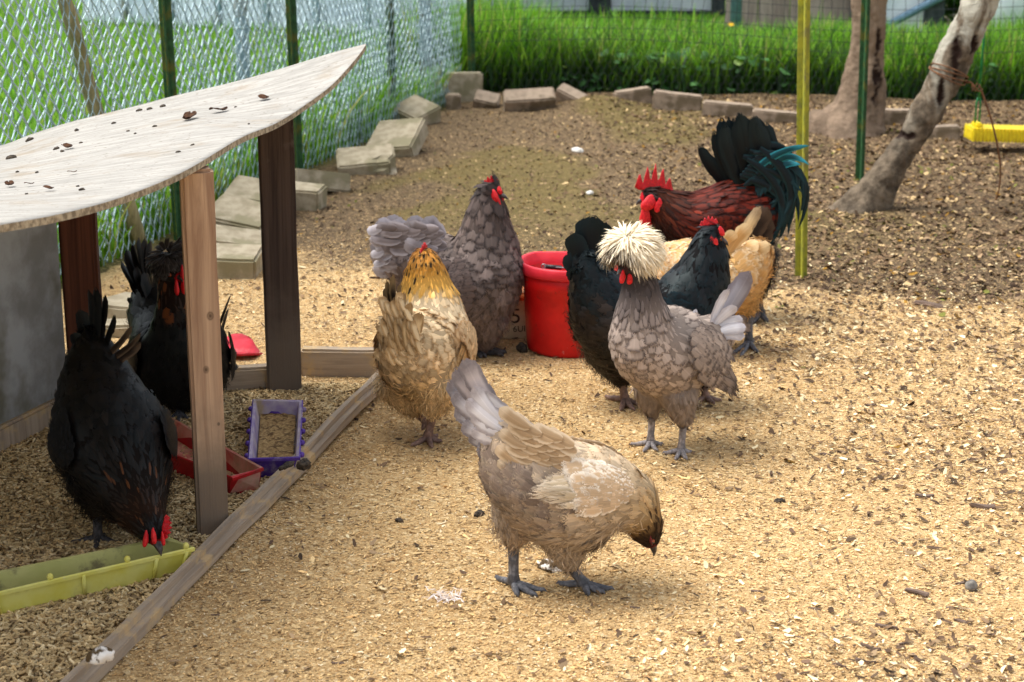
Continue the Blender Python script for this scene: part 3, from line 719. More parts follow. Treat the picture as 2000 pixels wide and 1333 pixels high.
# feed and bedding pellets under the shelter
n = 60000; x = -1.4 + 1.15 * rng.random(n); y = 1.9 + 2.3 * rng.random(n)
k = (in_shelter(x, y) > .02) & (x > -1.12); x, y = x[k], y[k]
an = rng.random(len(x)) * math.pi; L = .004 + .004 * rng.random(len(x)); z = ground_z(x, y) + .003 + .003 * rng.random(len(x))
dvv = np.stack([np.cos(an), np.sin(an), .25 * rng.standard_normal(len(x))], 1) * L[:, None]; c0 = np.stack([x, y, z], 1)
v, f = seg_arrays(c0 - dvv, c0 + dvv, .0024, 5)
cp = np.repeat(pal(len(x), [lin(208, 182, 134), lin(186, 158, 112), lin(222, 200, 156), lin(140, 118, 86)], [35, 35, 18, 12]), 10, 0)
pe = link('bedding_pellets', npmesh('bedding_pellets', v, f, {'fb': cp}), M_FLAKE)
tag(pe, 'greyish tan wood pellets covering the floor under the board roof', 'pellets', kind='stuff')

# --- grass outside the fences
def blades(X, Yv, H, W, cb):
    n = len(X); an = rng.random(n) * 2 * math.pi; le = H * (.12 + .45 * rng.random(n) ** 1.5)
    dr = np.stack([np.cos(an), np.sin(an)], 1); fa = an + math.pi / 2 + .5 * rng.standard_normal(n); wd = np.stack([np.cos(fa), np.sin(fa)], 1)
    V = np.empty((n, 5, 2, 3)); zz = ground_z(X, Yv) * (Yv < 9.9)
    for r, (h, wv) in enumerate(((0, .7), (.3, 1), (.6, .9), (.84, .6), (1, .08))):
        for k, c in enumerate((-1, 1)):
            V[:, r, k, 0] = X + dr[:, 0] * le * h ** 2 + wd[:, 0] * c * wv * W / 2
            V[:, r, k, 1] = Yv + dr[:, 1] * le * h ** 2 + wd[:, 1] * c * wv * W / 2
            V[:, r, k, 2] = zz + H * (h - .18 * h ** 3 * (le / H)) - .01
    q = np.array([[r * 2, r * 2 + 1, r * 2 + 3, r * 2 + 2] for r in range(4)])
    F = (np.arange(n)[:, None, None] * 10 + q[None]).reshape(-1, 4)
    return V.reshape(-1, 3), F, np.repeat(cb, 10, 0)
def grass_mat():
    b = NB('grass_blade'); c = b.attr('fb').outputs['Color']; b.out(c, .5, .35)
    tr = b.t.nodes.new('ShaderNodeBsdfTranslucent'); b.put(tr.inputs[0], b.mix(.4, c, lin(140, 186, 46)))
    ms = b.t.nodes.new('ShaderNodeMixShader'); ms.inputs[0].default_value = .42; o = b.t.nodes['Material Output']
    b.t.links.new(b.b.outputs[0], ms.inputs[1]); b.t.links.new(tr.outputs[0], ms.inputs[2]); b.t.links.new(ms.outputs[0], o.inputs[0]); return b.m
M_GRASS = grass_mat()
GC = [lin(84, 144, 32), lin(116, 170, 44), lin(54, 104, 28), lin(146, 190, 66), lin(172, 172, 96)]
X = []; Yy = []; H = []
x = -.6 + 5.4 * rng.random(40000); y = 9.62 + 1.3 * rng.random(40000) ** 1.1 - .18 * np.clip(x - .5, 0, 3); k = in_yard(x, y) < -.06
hh = (.14 + .34 * rng.random(40000) ** .8) * (.65 + .75 * fbm(x * 2.3, y * 2.3, 44)) * (.82 + .34 * sstep(.45, -.1, x)); X.append(x[k]); Yy.append(y[k]); H.append(hh[k])
x = -1 + 7.5 * rng.random(22000); y = 10.6 + 6 * rng.random(22000) ** 1.3; X.append(x); Yy.append(y); H.append((.10 + .22 * rng.random(22000)) * sstep(12.2, 10.4, y) + .03 + .03 * rng.random(22000))
u = rng.random(26000) * 9.5 - 4.5; q = -.08 - 3.2 * rng.random(26000) ** 1.7; x = FA[0] + FD[0] * u + FNR[0] * q; y = FA[1] + FD[1] * u + FNR[1] * q; k = (y > 2.5)
hh = (.08 + .2 * rng.random(26000)) * (.5 + fbm(x * 1.5, y * 1.5, 45)) * sstep(-3.2, -.2, q) + .03; X.append(x[k]); Yy.append(y[k]); H.append(hh[k])
x = -7 + 6 * rng.random(16000); y = 6 + 10 * rng.random(16000); k = in_yard(x, y) < -2.2; X.append(x[k]); Yy.append(y[k]); H.append(.05 + .08 * rng.random(k.sum()))
nb_ = len(np.concatenate(X))
x = -.6 + 5.4 * rng.random(36000); y = 9.57 + .55 * rng.random(36000) - .18 * np.clip(x - .5, 0, 3); k = in_yard(x, y) < .02 * rng.standard_normal(36000); X.append(x[k]); Yy.append(y[k]); H.append((.06 + .24 * rng.random(k.sum())) * (.5 + fbm(x[k] * 3, y[k] * 3, 46)))
u = rng.random(9000) * 7 - 3; q = -.12 - .5 * rng.random(9000); X.append(FA[0] + FD[0] * u + FNR[0] * q); Yy.append(FA[1] + FD[1] * u + FNR[1] * q); H.append(.04 + .14 * rng.random(9000))
X = np.concatenate(X); Yy = np.concatenate(Yy); H = np.concatenate(H); dkc = pal(len(X), [lin(30, 66, 22), lin(40, 82, 24), lin(24, 50, 20)], [3, 3, 3])
gcol = pal(len(X), GC, [30, 28, 20, 14, 8]); gcol[nb_:] = dkc[nb_:]  # low blades darker: shade at the grass foot put into their colour
v, f, cb = blades(X, Yy, H, .006 + .007 * rng.random(len(X)), gcol)
n = 2600; x = -.3 + 4.8 * rng.random(n); y = 9.62 + .35 * rng.random(n) - .18 * np.clip(x - .5, 0, 3); cl_ = fbm(x * 2.2, y * 2.2, 48); k = cl_ > .5; x, y = x[k], y[k]; n = len(x)
a_ = rng.random(n) * 6.28; D_ = np.stack([np.cos(a_), np.sin(a_), .4 + .4 * rng.random(n)], 1); D_ /= np.linalg.norm(D_, axis=1)[:, None]; N_ = np.stack([.3 * rng.standard_normal(n), -.5 + .3 * rng.standard_normal(n), np.ones(n)], 1); N_ /= np.linalg.norm(N_, axis=1)[:, None]
L_ = .03 + .04 * rng.random(n); wb = pal(n, [lin(70, 120, 60), lin(96, 146, 84), lin(46, 92, 40), lin(120, 150, 60)], [3, 2, 3, 1]); wb_ = feather_batch(np.stack([x, y, .03 + .2 * rng.random(n) ** 1.3], 1), N_, D_, L_, L_ * .36, wb, wb)
f = np.concatenate([f, wb_[1] + len(v)]); v = np.concatenate([v, wb_[0]]); cb = np.concatenate([cb, wb_[3]])
gr = link('tall_grass', npmesh('tall_grass', v, f, {'fb': cb}), M_GRASS); tag(gr, 'lush bright green grass growing beyond the wire fences', 'grass', kind='stuff')

# ================================================================== SHELTER
M_GREYWOOD = wood('weathered_grey_timber', lin(148, 132, 114), lin(184, 166, 144), lin(196, 168, 124), .5, .66, 2)
M_NEWWOOD = wood('pinkish_timber', lin(150, 120, 98), lin(196, 166, 138), lin(128, 112, 98), .66, .85, 2, ring=45, foot=lin(124, 108, 92), knots=((.012, .445, .0065), (.0, .345, .0055), (.018, .24, .003)))
M_DARKWOOD = wood('dark_shaded_timber', lin(58, 46, 40), lin(90, 74, 64), lin(110, 98, 88), .6, .8, 2, foot=lin(112, 100, 88))  # darker upper part has the roof's shade put into its colour
M_BROWNWOOD = wood('reddish_brown_timber', lin(70, 40, 28), lin(104, 62, 44), None, axis=2)
def plywood():
    b = NB('weathered_plywood'); st = b.noise(1.0, 6, b.coord((9, 60, 30)), .65, .4); n = b.noise(7, 6, rough=.65); f = b.noise(90, 4)
    col = b.mix(b.ramp(st, .35, .68), lin(146, 143, 136), lin(172, 168, 160))
    col = b.mix(b.math('MULTIPLY', b.ramp(n, .52, .72), .55), col, lin(138, 120, 94))
    col = b.mix(b.math('MULTIPLY', b.ramp(f, .60, .70), .65), col, lin(96, 80, 62))
    b.bump(st, .5, .003); return b.out(col, .85, .2)
M_PLY = plywood()
M_PLYEDGE = mottled('plywood_edge', lin(120, 108, 90), lin(176, 164, 142), 90, .9, .5, .003)
M_CONC = mottled('stained_grey_board', lin(164, 167, 167), lin(128, 128, 124), 7, .9, .4, .004, c3=lin(112, 110, 96), scale3=2.5)
def box_between(a, b, sx, sy, bev=.004, xh=(1, 0, 0), cuts=6, jit=.002):
    a = Vector(a); b = Vector(b); M = Matrix.Translation(a) @ frame(b - a, xh); return box_bm(sx, sy, (b - a).length, bev, cuts, jit), M
shelter = thing('chicken_shelter', (SC.x, SC.y, 0), 'lean-to chicken shelter of bare posts under a curled weathered plywood roof', 'shelter')
# roof sheet: front edge from the far curled corner towards the camera, sloping down to the left
fe = [P(715, 88, 4.10), P(693, 118, 3.98), P(650, 165, 3.84), P(600, 203, 3.72), P(540, 241, 3.55), P(470, 270, 3.30), P(360, 335, 2.94), P(240, 385, 2.68), P(120, 418, 2.50), P(0, 440, 2.34), P(-160, 470, 2.14), P(-330, 520, 1.95), P(-620, 610, 1.72), P(-950, 720, 1.5)]  # last points lie out of view; sheet extended there to darken the shelter
re_ = [P(715, 86, 4.12), P(650, 103, 4.12), P(560, 131, 4.12), P(450, 162, 4.11), P(350, 185, 4.11), P(270, 206, 4.10), P(140, 238, 4.09), P(60, 263, 4.08), P(0, 285, 4.07), P(-120, 310, 4.06), P(-250, 345, 4.05), P(-380, 380, 4.04), P(-560, 425, 4.02), P(-760, 480, 4.0)]
C1 = catmull([tuple(p) for p in fe], 80); C2 = catmull([tuple(p) for p in re_], 80)
# the sheet sweeps between its front edge (towards the camera) and its far end edge; lay rows along lines joining equal shares of the two edges
rows = 30; GV = []
for i in range(80):
    for j in range(rows):
        t = j / (rows - 1); p = C1[i] * (1 - t) + C2[i] * t
        p = p.copy(); p[2] += .006 * (fbm(p[0] * 3, p[1] * 3, 61) - .5) * min(1, 4 * t * (1 - t)) ; GV.append(p)
GV = np.array(GV); th_ = .011; Vt = np.vstack([GV, GV - np.array([0, 0, th_])]); o = len(GV); Fq = []; Fe = []
for i in range(79):
    for j in range(rows - 1):
        a = i * rows + j; Fq.append((a, a + rows, a + rows + 1, a + 1)); Fq.append((o + a, o + a + 1, o + a + rows + 1, o + a + rows))
    a = i * rows; Fe.append((a, o + a, o + a + rows, a + rows)); a = i * rows + rows - 1; Fe.append((a, a + rows, o + a + rows, o + a))
for j in range(rows - 1):
    a = 79 * rows + j; Fe.append((a, o + a, o + a + 1, a + 1)); a = j; Fe.append((a, a + 1, o + a + 1, o + a))
me = npmesh('roof', Vt, np.array(Fq + Fe), None, True)
ro = link('roof', me, M_PLY, shelter); me.materials.append(M_PLYEDGE)
for i in range(len(Fq), len(Fq) + len(Fe)): me.polygons[i].material_index = 1; me.polygons[i].use_smooth = False
def roof_z(px, py, lo=2.0, hi=4.6):
    """place on the roof seen at a photo point"""
    rb = ROOF_BVH.ray_cast(Vector((0, 0, CAM_H)), ray(px, py).normalized()); return rb[0], rb[1]
ROOF_BVH = BVHTree.FromPolygons([tuple(v) for v in Vt], [tuple(q) for q in Fq])
def roof_under(x, y, default):
    h = ROOF_BVH.ray_cast(Vector((x, y, 0)), Vector((0, 0, 1))); return h[0].z - .002 if h[0] is not None else default
def post(pxb, pyb, w, d, mat, rot=0, zt=None):
    b = G(pxb, pyb); zt = zt or roof_under(b.x, b.y, .66)
    bm = box_bm(w, d, zt + .02, .006, 8, .0016); M = Matrix.Translation((b.x, b.y, -.02)) @ Matrix.Rotation(math.radians(rot), 4, 'Z')
    return link('post', bm_mesh('post', bm), mat, shelter, M)
post(416, 1040, .058, .05, M_NEWWOOD, 14)
post(556, 765, .082, .045, M_DARKWOOD, 6)
post(176, 800, .082, .045, M_BROWNWOOD, 5)
# knots and ragged grain on the near post come from the timber material; the two ground beams
bm, M = box_between((SC.x + .02, SC.y - .03, .022), (SN.x * 1.14 - .02, SN.y - .42, .012), .040, .046, .014, cuts=16, jit=.006)
link('ground_beam', bm_mesh('ground_beam', bm), M_GREYWOOD, shelter, M)
bm, M = box_between(G(738, 742) + Vector((0, .03, .03)), G(586, 742) + Vector((0, .03, .03)), .085, .04, .006, (0, 0, 1), 8, .003)
link('back_beam', bm_mesh('back_beam', bm), M_GREYWOOD, shelter, M)
bm, M = box_between(G(528, 768) + Vector((0, .03, .024)), G(150, 790) + Vector((0, .03, .024)), .075, .04, .006, (0, 0, 1), 8, .003)
link('back_beam', bm_mesh('back_beam', bm), M_GREYWOOD, shelter, M)
a = G(130, 808); c = G(-60, 905)
bm = bmesh.new(); bmesh.ops.create_cube(bm, size=1); bmesh.ops.scale(bm, vec=(.02, 2.0, .46), verts=bm.verts); bmesh.ops.bevel(bm, geom=bm.edges[:], offset=.003, segments=1, affect='EDGES')
dx = (c - a); ang = math.atan2(dx.y, dx.x) + math.pi / 2
M = Matrix.Translation((a.x, a.y, .22)) @ Matrix.Rotation(ang, 4, 'Z') @ Matrix.Translation((0, -1.0, .03))
link('back_wall', bm_mesh('back_wall', bm), M_CONC, shelter, M)
bm = bmesh.new(); bmesh.ops.create_cube(bm, size=1); bmesh.ops.scale(bm, vec=(.05, 2.0, .07), verts=bm.verts); bmesh.ops.bevel(bm, geom=bm.edges[:], offset=.006, segments=2, affect='EDGES')
link('wall_footing', bm_mesh('wall_footing', bm), M_GREYWOOD, shelter, Matrix.Translation((a.x + .0, a.y, .02)) @ Matrix.Rotation(ang, 4, 'Z') @ Matrix.Translation((0.0, -1.0, .0)))

# --- droppings and dead leaves on the roof
M_DROP = mottled('dried_dropping', lin(38, 34, 30), lin(84, 72, 58), 160, .8, .8, .003)
M_DLEAF = mottled('dead_leaf', lin(110, 74, 48), lin(70, 46, 32), 120, .8, .6, .002)
M_CLUMP = mottled('droppings_white_brown', lin(84, 66, 40), lin(236, 230, 220), 38, .8, .6, .003, .46, .54)
def blob_mesh(name, r, sc, amp=.3, sub=2):
    bm = bmesh.new(); bmesh.ops.create_icosphere(bm, subdivisions=sub, radius=1); sd_ = Vector((random.random() * 50, random.random() * 50, 3))
    for v in bm.verts:
        v.co *= 1 + amp * mnoise.noise(v.co * 1.6 + sd_) + amp * .6 * mnoise.noise(v.co * 4 + sd_)
        v.co = Vector((v.co.x * r * sc[0], v.co.y * r * sc[1], max(v.co.z, -.5) * r * sc[2]))
    return bm_mesh(name, bm, True)
def leaf_mesh(name, L):
    bm = bmesh.new(); rows_ = []
    for i in range(7):
        u = i / 6; wv = L * .28 * math.sin(math.pi * (u * .92 + .04)) ** .8
        rows_.append([bm.verts.new((L * (u - .5), c * wv * (.8 + .4 * random.random()), L * (.10 * abs(c) + .09 * math.sin(u * 5 + 1) + .03 * random.random()) + .004)) for c in (-1, -.4, .4, 1)])
    for a_, b_ in zip(rows_[:-1], rows_[1:]):
        for k_ in range(3): bm.faces.new((a_[k_], a_[k_ + 1], b_[k_ + 1], b_[k_]))
    bmesh.ops.solidify(bm, geom=bm.faces[:], thickness=.0012); return bm_mesh(name, bm, True)
def lay(name, me, mat, loc, nrm, label, cat, group=None, rz=None):
    M = Matrix.Translation(loc) @ Vector(nrm).to_track_quat('Z', 'Y').to_matrix().to_4x4() @ Matrix.Rotation(random.random() * 6 if rz is None else rz, 4, 'Z')
    o = bpy.data.objects.new(name, me); COL.objects.link(o); me.materials.append(mat) if not me.materials else None
    o.matrix_world = M; o.location = M.translation; return tag(o, label, cat, group)
for q, (px, py, r) in enumerate([(22, 310, 13), (58, 275, 11), (110, 292, 9), (122, 297, 7), (150, 256, 8), (158, 280, 5), (222, 242, 6), (250, 257, 5), (264, 262, 5), (272, 217, 8), (292, 214, 7), (318, 209, 8), (302, 248, 6), (412, 214, 5), (424, 213, 4), (440, 212, 5), (460, 210, 4), (160, 372, 9), (152, 365, 6), (34, 337, 6), (72, 338, 6), (52, 380, 5), (486, 243, 4), (520, 140, 5), (575, 123, 5), (605, 117, 4), (348, 298, 6), (376, 284, 5), (540, 126, 5)]):
    p, nr = roof_z(px, py)
    if p is None: continue
    nr = nr if nr.z > 0 else -nr; R = .8 * r * S(1, p.y, p.z)
    lay('dropping', blob_mesh('dropping', R, (1.1, .7, .55), .35), M_DROP, p + Vector((0, 0, R * .15)), nr, 'large black dropping on the near left edge of the plywood roof' if q == 0 else 'small dark dried dropping lying on the pale plywood roof', 'dropping', 'dried droppings on the plywood roof')
for q, (px, py, r, lb) in enumerate([(370, 234, 24, 'dark crumpled dead leaf lying at the middle of the plywood roof'), (516, 196, 15, 'dead leaf curled near the far raised corner of the plywood roof'), (133, 292, 17, 'brown leaf scrap beside two round droppings on the plywood roof'), (20, 366, 16, 'torn brown leaf scrap at the left edge of the plywood roof'), (96, 374, 14, 'brown leaf scrap beside a black dropping near the roof front'), (428, 220, 20, 'reddish bark shred lying beyond the crumpled leaf on the roof'), (142, 342, 10, 'little rust coloured scrap near the front of the plywood roof'), (58, 365, 10, 'pale brown leaf crumb between two bigger scraps on the roof')]):
    p, nr = roof_z(px, py)
    if p is None: continue
    nr = nr if nr.z > 0 else -nr
    lay('dead_leaf', leaf_mesh('dead_leaf', 2 * r * S(1, p.y, p.z)), M_DLEAF, p + Vector((0, 0, .001)), nr, lb, 'leaf', 'dead leaves on the plywood roof', .4 * q)

# ================================================================== FENCES
M_TGREEN = mottled('dark_green_paint', lin(52, 96, 56), lin(36, 70, 42), 60, .55, .3, .001, c3=lin(92, 96, 40), scale3=14)
M_TYELLOW = mottled('yellow_green_paint', lin(166, 164, 52), lin(132, 136, 56), 30, .6, .3, .001, c3=lin(120, 116, 70), scale3=9)
M_TOLIVE = mottled('olive_mossy_paint', lin(164, 170, 56), lin(124, 134, 50), 30, .65, .3, .001)
M_GALV = mottled('galvanised_pipe', lin(142, 168, 182), lin(118, 144, 158), 30, .45, .1, .001, c3=lin(116, 120, 112), scale3=6, spec=.6)
M_WIRE = mottled('pale_coated_wire', lin(196, 218, 222), lin(160, 186, 194), 20, .5, 0, spec=.5)
M_HEX = mottled('chicken_wire', lin(170, 196, 204), lin(120, 146, 156), 15, .5, 0, spec=.5)
M_NET = mottled('black_net_cord', lin(30, 34, 36), lin(56, 62, 64), 15, .7, 0)
M_TOLIVE2 = mottled('worn_stud_paint', lin(92, 104, 60), lin(64, 76, 52), 30, .6, .2, .001)
def tpost(name, base, h, face_dir, mat, stud_mat, parent=None, lean=(0, 0), lab=None, grp=None, w=.036):
    """steel T post: flange, stem and a row of studs down the flange"""
    M = Matrix.Translation(base) @ frame((lean[0], lean[1], 1), (face_dir[1], -face_dir[0], 0))
    bm = box_bm(w, .005, h, .0015, 0); bm2 = box_bm(.005, .034, h, .001, 0); bmesh.ops.translate(bm2, vec=(0, .0195, 0), verts=bm2.verts)
    m2 = bm_mesh('t', bm2); bm.from_mesh(m2); bpy.data.meshes.remove(m2); me = bm_mesh(name, bm)
    nf = len(me.polygons); bm = bmesh.new(); bm.from_mesh(me)
    for k_ in range(int(h / .055)):
        r_ = bmesh.ops.create_cube(bm, size=1); bmesh.ops.scale(bm, vec=(.007, .007, .013), verts=r_['verts']); bmesh.ops.translate(bm, vec=(0, -.006, .04 + .055 * k_), verts=r_['verts'])
    bpy.data.meshes.remove(me); me = bm_mesh('fence_post' if parent is not None else name, bm)
    if parent is not None: link('fence_post', me, mat, parent, M)
    else:
        o_ = bpy.data.objects.new(name, me); COL.objects.link(o_); me.materials.append(mat); o_.matrix_world = M; tag(o_, *lab, grp)
    me.materials.append(stud_mat)
    for p_ in me.polygons[nf:]: p_.material_index = 1
    if parent is not None:
        for p_ in me.polygons[:nf]:
            if p_.center.x > .0015: p_.material_index = 1
def wob(p, a, sd_):
    return p + np.stack([a * (fbm(p[:, 0] * 2.3 + sd_, p[:, 2] * 2.3 + p[:, 1] * 2.3, 71) - .5), a * (fbm(p[:, 0] * 2.3 + sd_, p[:, 2] * 2.3 + p[:, 1] * 2.1, 72) - .5), np.zeros(len(p))], 1)
def on_line(o, d, u, z):
    return np.stack([o[0] + d[0] * u, o[1] + d[1] * u, z], 1)
# chain link, behind; runs along the left side
cl = thing('chain_link_fence', (FA[0] - .1, FA[1], 0), 'pale blue grey chain link fence on silver pipe posts along the left', 'fence')
pit = .033; N1 = int(6.6 / pit); A_ = []; B_ = []; oc = FA - FNR * .10
for i in range(N1):
    u0 = -2.75 + i * pit; kz = int(1.25 / pit)
    zz = np.arange(kz + 1) * pit + .0; uu = u0 + (pit * .56) * np.where((np.arange(kz + 1) + i) % 2 == 0, 1, -1)
    pts = on_line(oc, FD, uu, zz); pts[:, :2] += FNR[None] * (.0022 * np.where(np.arange(kz + 1) % 2 == 0, 1, -1))[:, None]
    pts = wob(pts, .05, 3.0); A_.append(pts[:-1]); B_.append(pts[1:])
v, f = seg_arrays(np.concatenate(A_), np.concatenate(B_), .0027, 5); link('wire_mesh', npmesh('wire_mesh', v, f), M_WIRE, cl)
for (px, py, wd) in [(487, 372, .056), (838, 215, .066)]:
    b_ = G(px, py) ; v, f = tube_arrays([(b_.x - .02, b_.y + .1, -.05), (b_.x - .02, b_.y + .1, 1.3)], wd * .5, 16); ps = link('pipe_post', npmesh('pipe_post', v, f), M_GALV, cl)
    for zt in (.12, .62):
        t_ = np.linspace(0, 2 * math.pi, 20); v, f = tube_arrays(np.stack([b_.x - .02 + (wd * .5 + .002) * np.cos(t_), b_.y + .1 + (wd * .5 + .002) * np.sin(t_), np.full(20, zt)], 1), .002, 5, False)
        link('wire_tie', npmesh('wire_tie', v, f), M_WIRE, ps)
# hexagonal chicken wire in front, on T posts
def hexwire(o, d, nrm, u0, u1, z0, z1, cw, ch, r, wa, sd_):
    A2 = []; B2 = []; nu = int((u1 - u0) / cw); nz = int((z1 - z0) / ch)
    uu, zz = np.meshgrid(np.arange(nu), np.arange(nz)); uu = uu.ravel(); zz = zz.ravel(); off = (zz % 2) * .5
    cu = u0 + (uu + off) * cw; cz = z0 + zz * ch
    def pt(u, z): return wob(on_line(o, d, u, z), wa, sd_)
    A2 += [pt(cu, cz - ch * .18), pt(cu, cz + ch * .18), pt(cu, cz + ch * .18)]; B2 += [pt(cu, cz + ch * .18), pt(cu - cw * .5, cz + ch * .82), pt(cu + cw * .5, cz + ch * .82)]
    return seg_arrays(np.concatenate(A2), np.concatenate(B2), r, 4)
cw_ = thing('chicken_wire_fence', (FA[0], FA[1], 0), 'hexagonal chicken wire fence on dark green steel posts along the left', 'fence')
v, f = hexwire(FA - FNR * .045, FD, FNR, -2.7, 3.85, .02, 1.25, .050, .044, .0018, .06, 8.0); link('wire_mesh', npmesh('wire_mesh', v, f), M_HEX, cw_)
for (px, py) in [(351, 470), (584, 366), (768, 250), (922, 196)]:
    b_ = G(px, py); tpost('fence_post', (b_.x, b_.y, -.02), 1.3, (0, -1), M_TGREEN, M_TOLIVE, cw_, lean=(-.012, 0), w=.042)
# back fence: low chicken wire with a black square net above
bf = thing('net_fence', (1.5, BY, 0), 'low chicken wire fence topped with black square net along the back grass', 'fence')
bo = np.array([-.22, 9.52]); bd_ = np.array([1, -.14]); bd_ = bd_ / np.linalg.norm(bd_); bn = np.array([bd_[1], -bd_[0]])
v, f = hexwire(bo, bd_, bn, 0, 4.6, .02, .44, .045, .036, .0009, .03, 4.0); link('wire_mesh', npmesh('wire_mesh', v, f), M_NET, bf)
uu = np.arange(0, 4.6, .062); zz = np.arange(.30, .95, .058); A_ = []; B_ = []
def netp(u, z): return wob(on_line(bo + np.array([0, .02]), bd_, u, z + .03 * np.sin(u * 2.1)), .07, 1.0)
U, Z = np.meshgrid(uu, zz); p00 = netp(U[:-1, :-1].ravel(), Z[:-1, :-1].ravel()); p10 = netp(U[:-1, 1:].ravel(), Z[:-1, 1:].ravel()); p01 = netp(U[1:, :-1].ravel(), Z[1:, :-1].ravel())
v, f = seg_arrays(np.concatenate([p00, p00]), np.concatenate([p10, p01]), .0013, 4); link('net', npmesh('net', v, f), M_NET, bf)
for px, py in [(2060, 255)]:
    b_ = G(px, py); tpost('fence_post', (b_.x, b_.y, -.02), 1.0, (0, -1), M_TGREEN, M_TOLIVE, bf)
b_ = G(1565, 537); tpost('steel_post', (b_.x, b_.y, -.03), 1.5, (0, -1), M_TYELLOW, M_TOLIVE2, None, (-.032, 0), ('yellow green studded steel post standing behind the rooster tail', 'post'), w=.037)
b_ = G(1679, 352); tpost('steel_post', (b_.x, b_.y, -.03), 1.5, (0, -1), M_TGREEN, M_TYELLOW, None, (-.017, 0), ('dark green studded steel post between the two tree trunks', 'post'), w=.036)
M_POLE = wood('lichen_grey_pole', lin(120, 116, 84), lin(160, 154, 116), lin(112, 120, 60), .5, .68, 2)
pa, pb = P(268, 462, 5.55), P(110, -40, 5.2); pts = [pa.lerp(pb, t) + Vector((.006 * math.sin(t * 9), 0, 0)) for t in np.linspace(-.06, 1.15, 14)]
v, f = tube_arrays(pts, [.026 - .0004 * i + .002 * math.sin(i * 2.1) for i in range(14)], 12); tag(link('wooden_pole', npmesh('wooden_pole', v, f), M_POLE), 'lichen covered wooden pole leaning against the wire fence behind the roof', 'pole')

# ================================================================== PAVERS
M_PAVE = mottled('mossy_concrete_paver', lin(174, 162, 138), lin(150, 138, 114), 26, .9, .5, .003, c3=lin(138, 130, 102), scale3=7)
M_PAVE2 = mottled('brick_pink_paver', lin(160, 142, 122), lin(134, 118, 100), 26, .9, .5, .003, c3=lin(110, 96, 76), scale3=8)
def paver(px, py, L, Wd, Hh, rz, tx, ty, mat, lab, z=0.0, cat='paving block', grp='paving blocks edging the yard', chip=None):
    b_ = G(px, py); bm = bmesh.new(); bmesh.ops.create_cube(bm, size=1); bmesh.ops.scale(bm, vec=(L, Wd, Hh), verts=bm.verts)
    bmesh.ops.bevel(bm, geom=bm.edges[:], offset=.008, segments=2, affect='EDGES'); bmesh.ops.subdivide_edges(bm, edges=[e for e in bm.edges if e.calc_length() > .05], cuts=4, use_grid_fill=True)
    s_ = Vector((random.random() * 40, 7, random.random() * 40))
    for v_ in bm.verts: v_.co += mnoise.noise_vector(v_.co * 22 + s_) * .0018 + mnoise.noise_vector(v_.co * 70 + s_) * .0008
    if chip:
        for v_ in bm.verts:
            if (v_.co - Vector(chip)).length < .06: v_.co -= (Vector(chip) - Vector((0, 0, 0))).normalized() * .03
    o_ = bpy.data.objects.new('paver', bm_mesh('paver', bm, False)); COL.objects.link(o_); o_.data.materials.append(mat)
    o_.location = (b_.x, b_.y, z + Hh * .5 - .01); o_.rotation_euler = (math.radians(tx), math.radians(ty), math.radians(rz))
    tag(o_, lab, cat, grp); return o_
fa = math.degrees(math.atan2(FD[1], FD[0]))
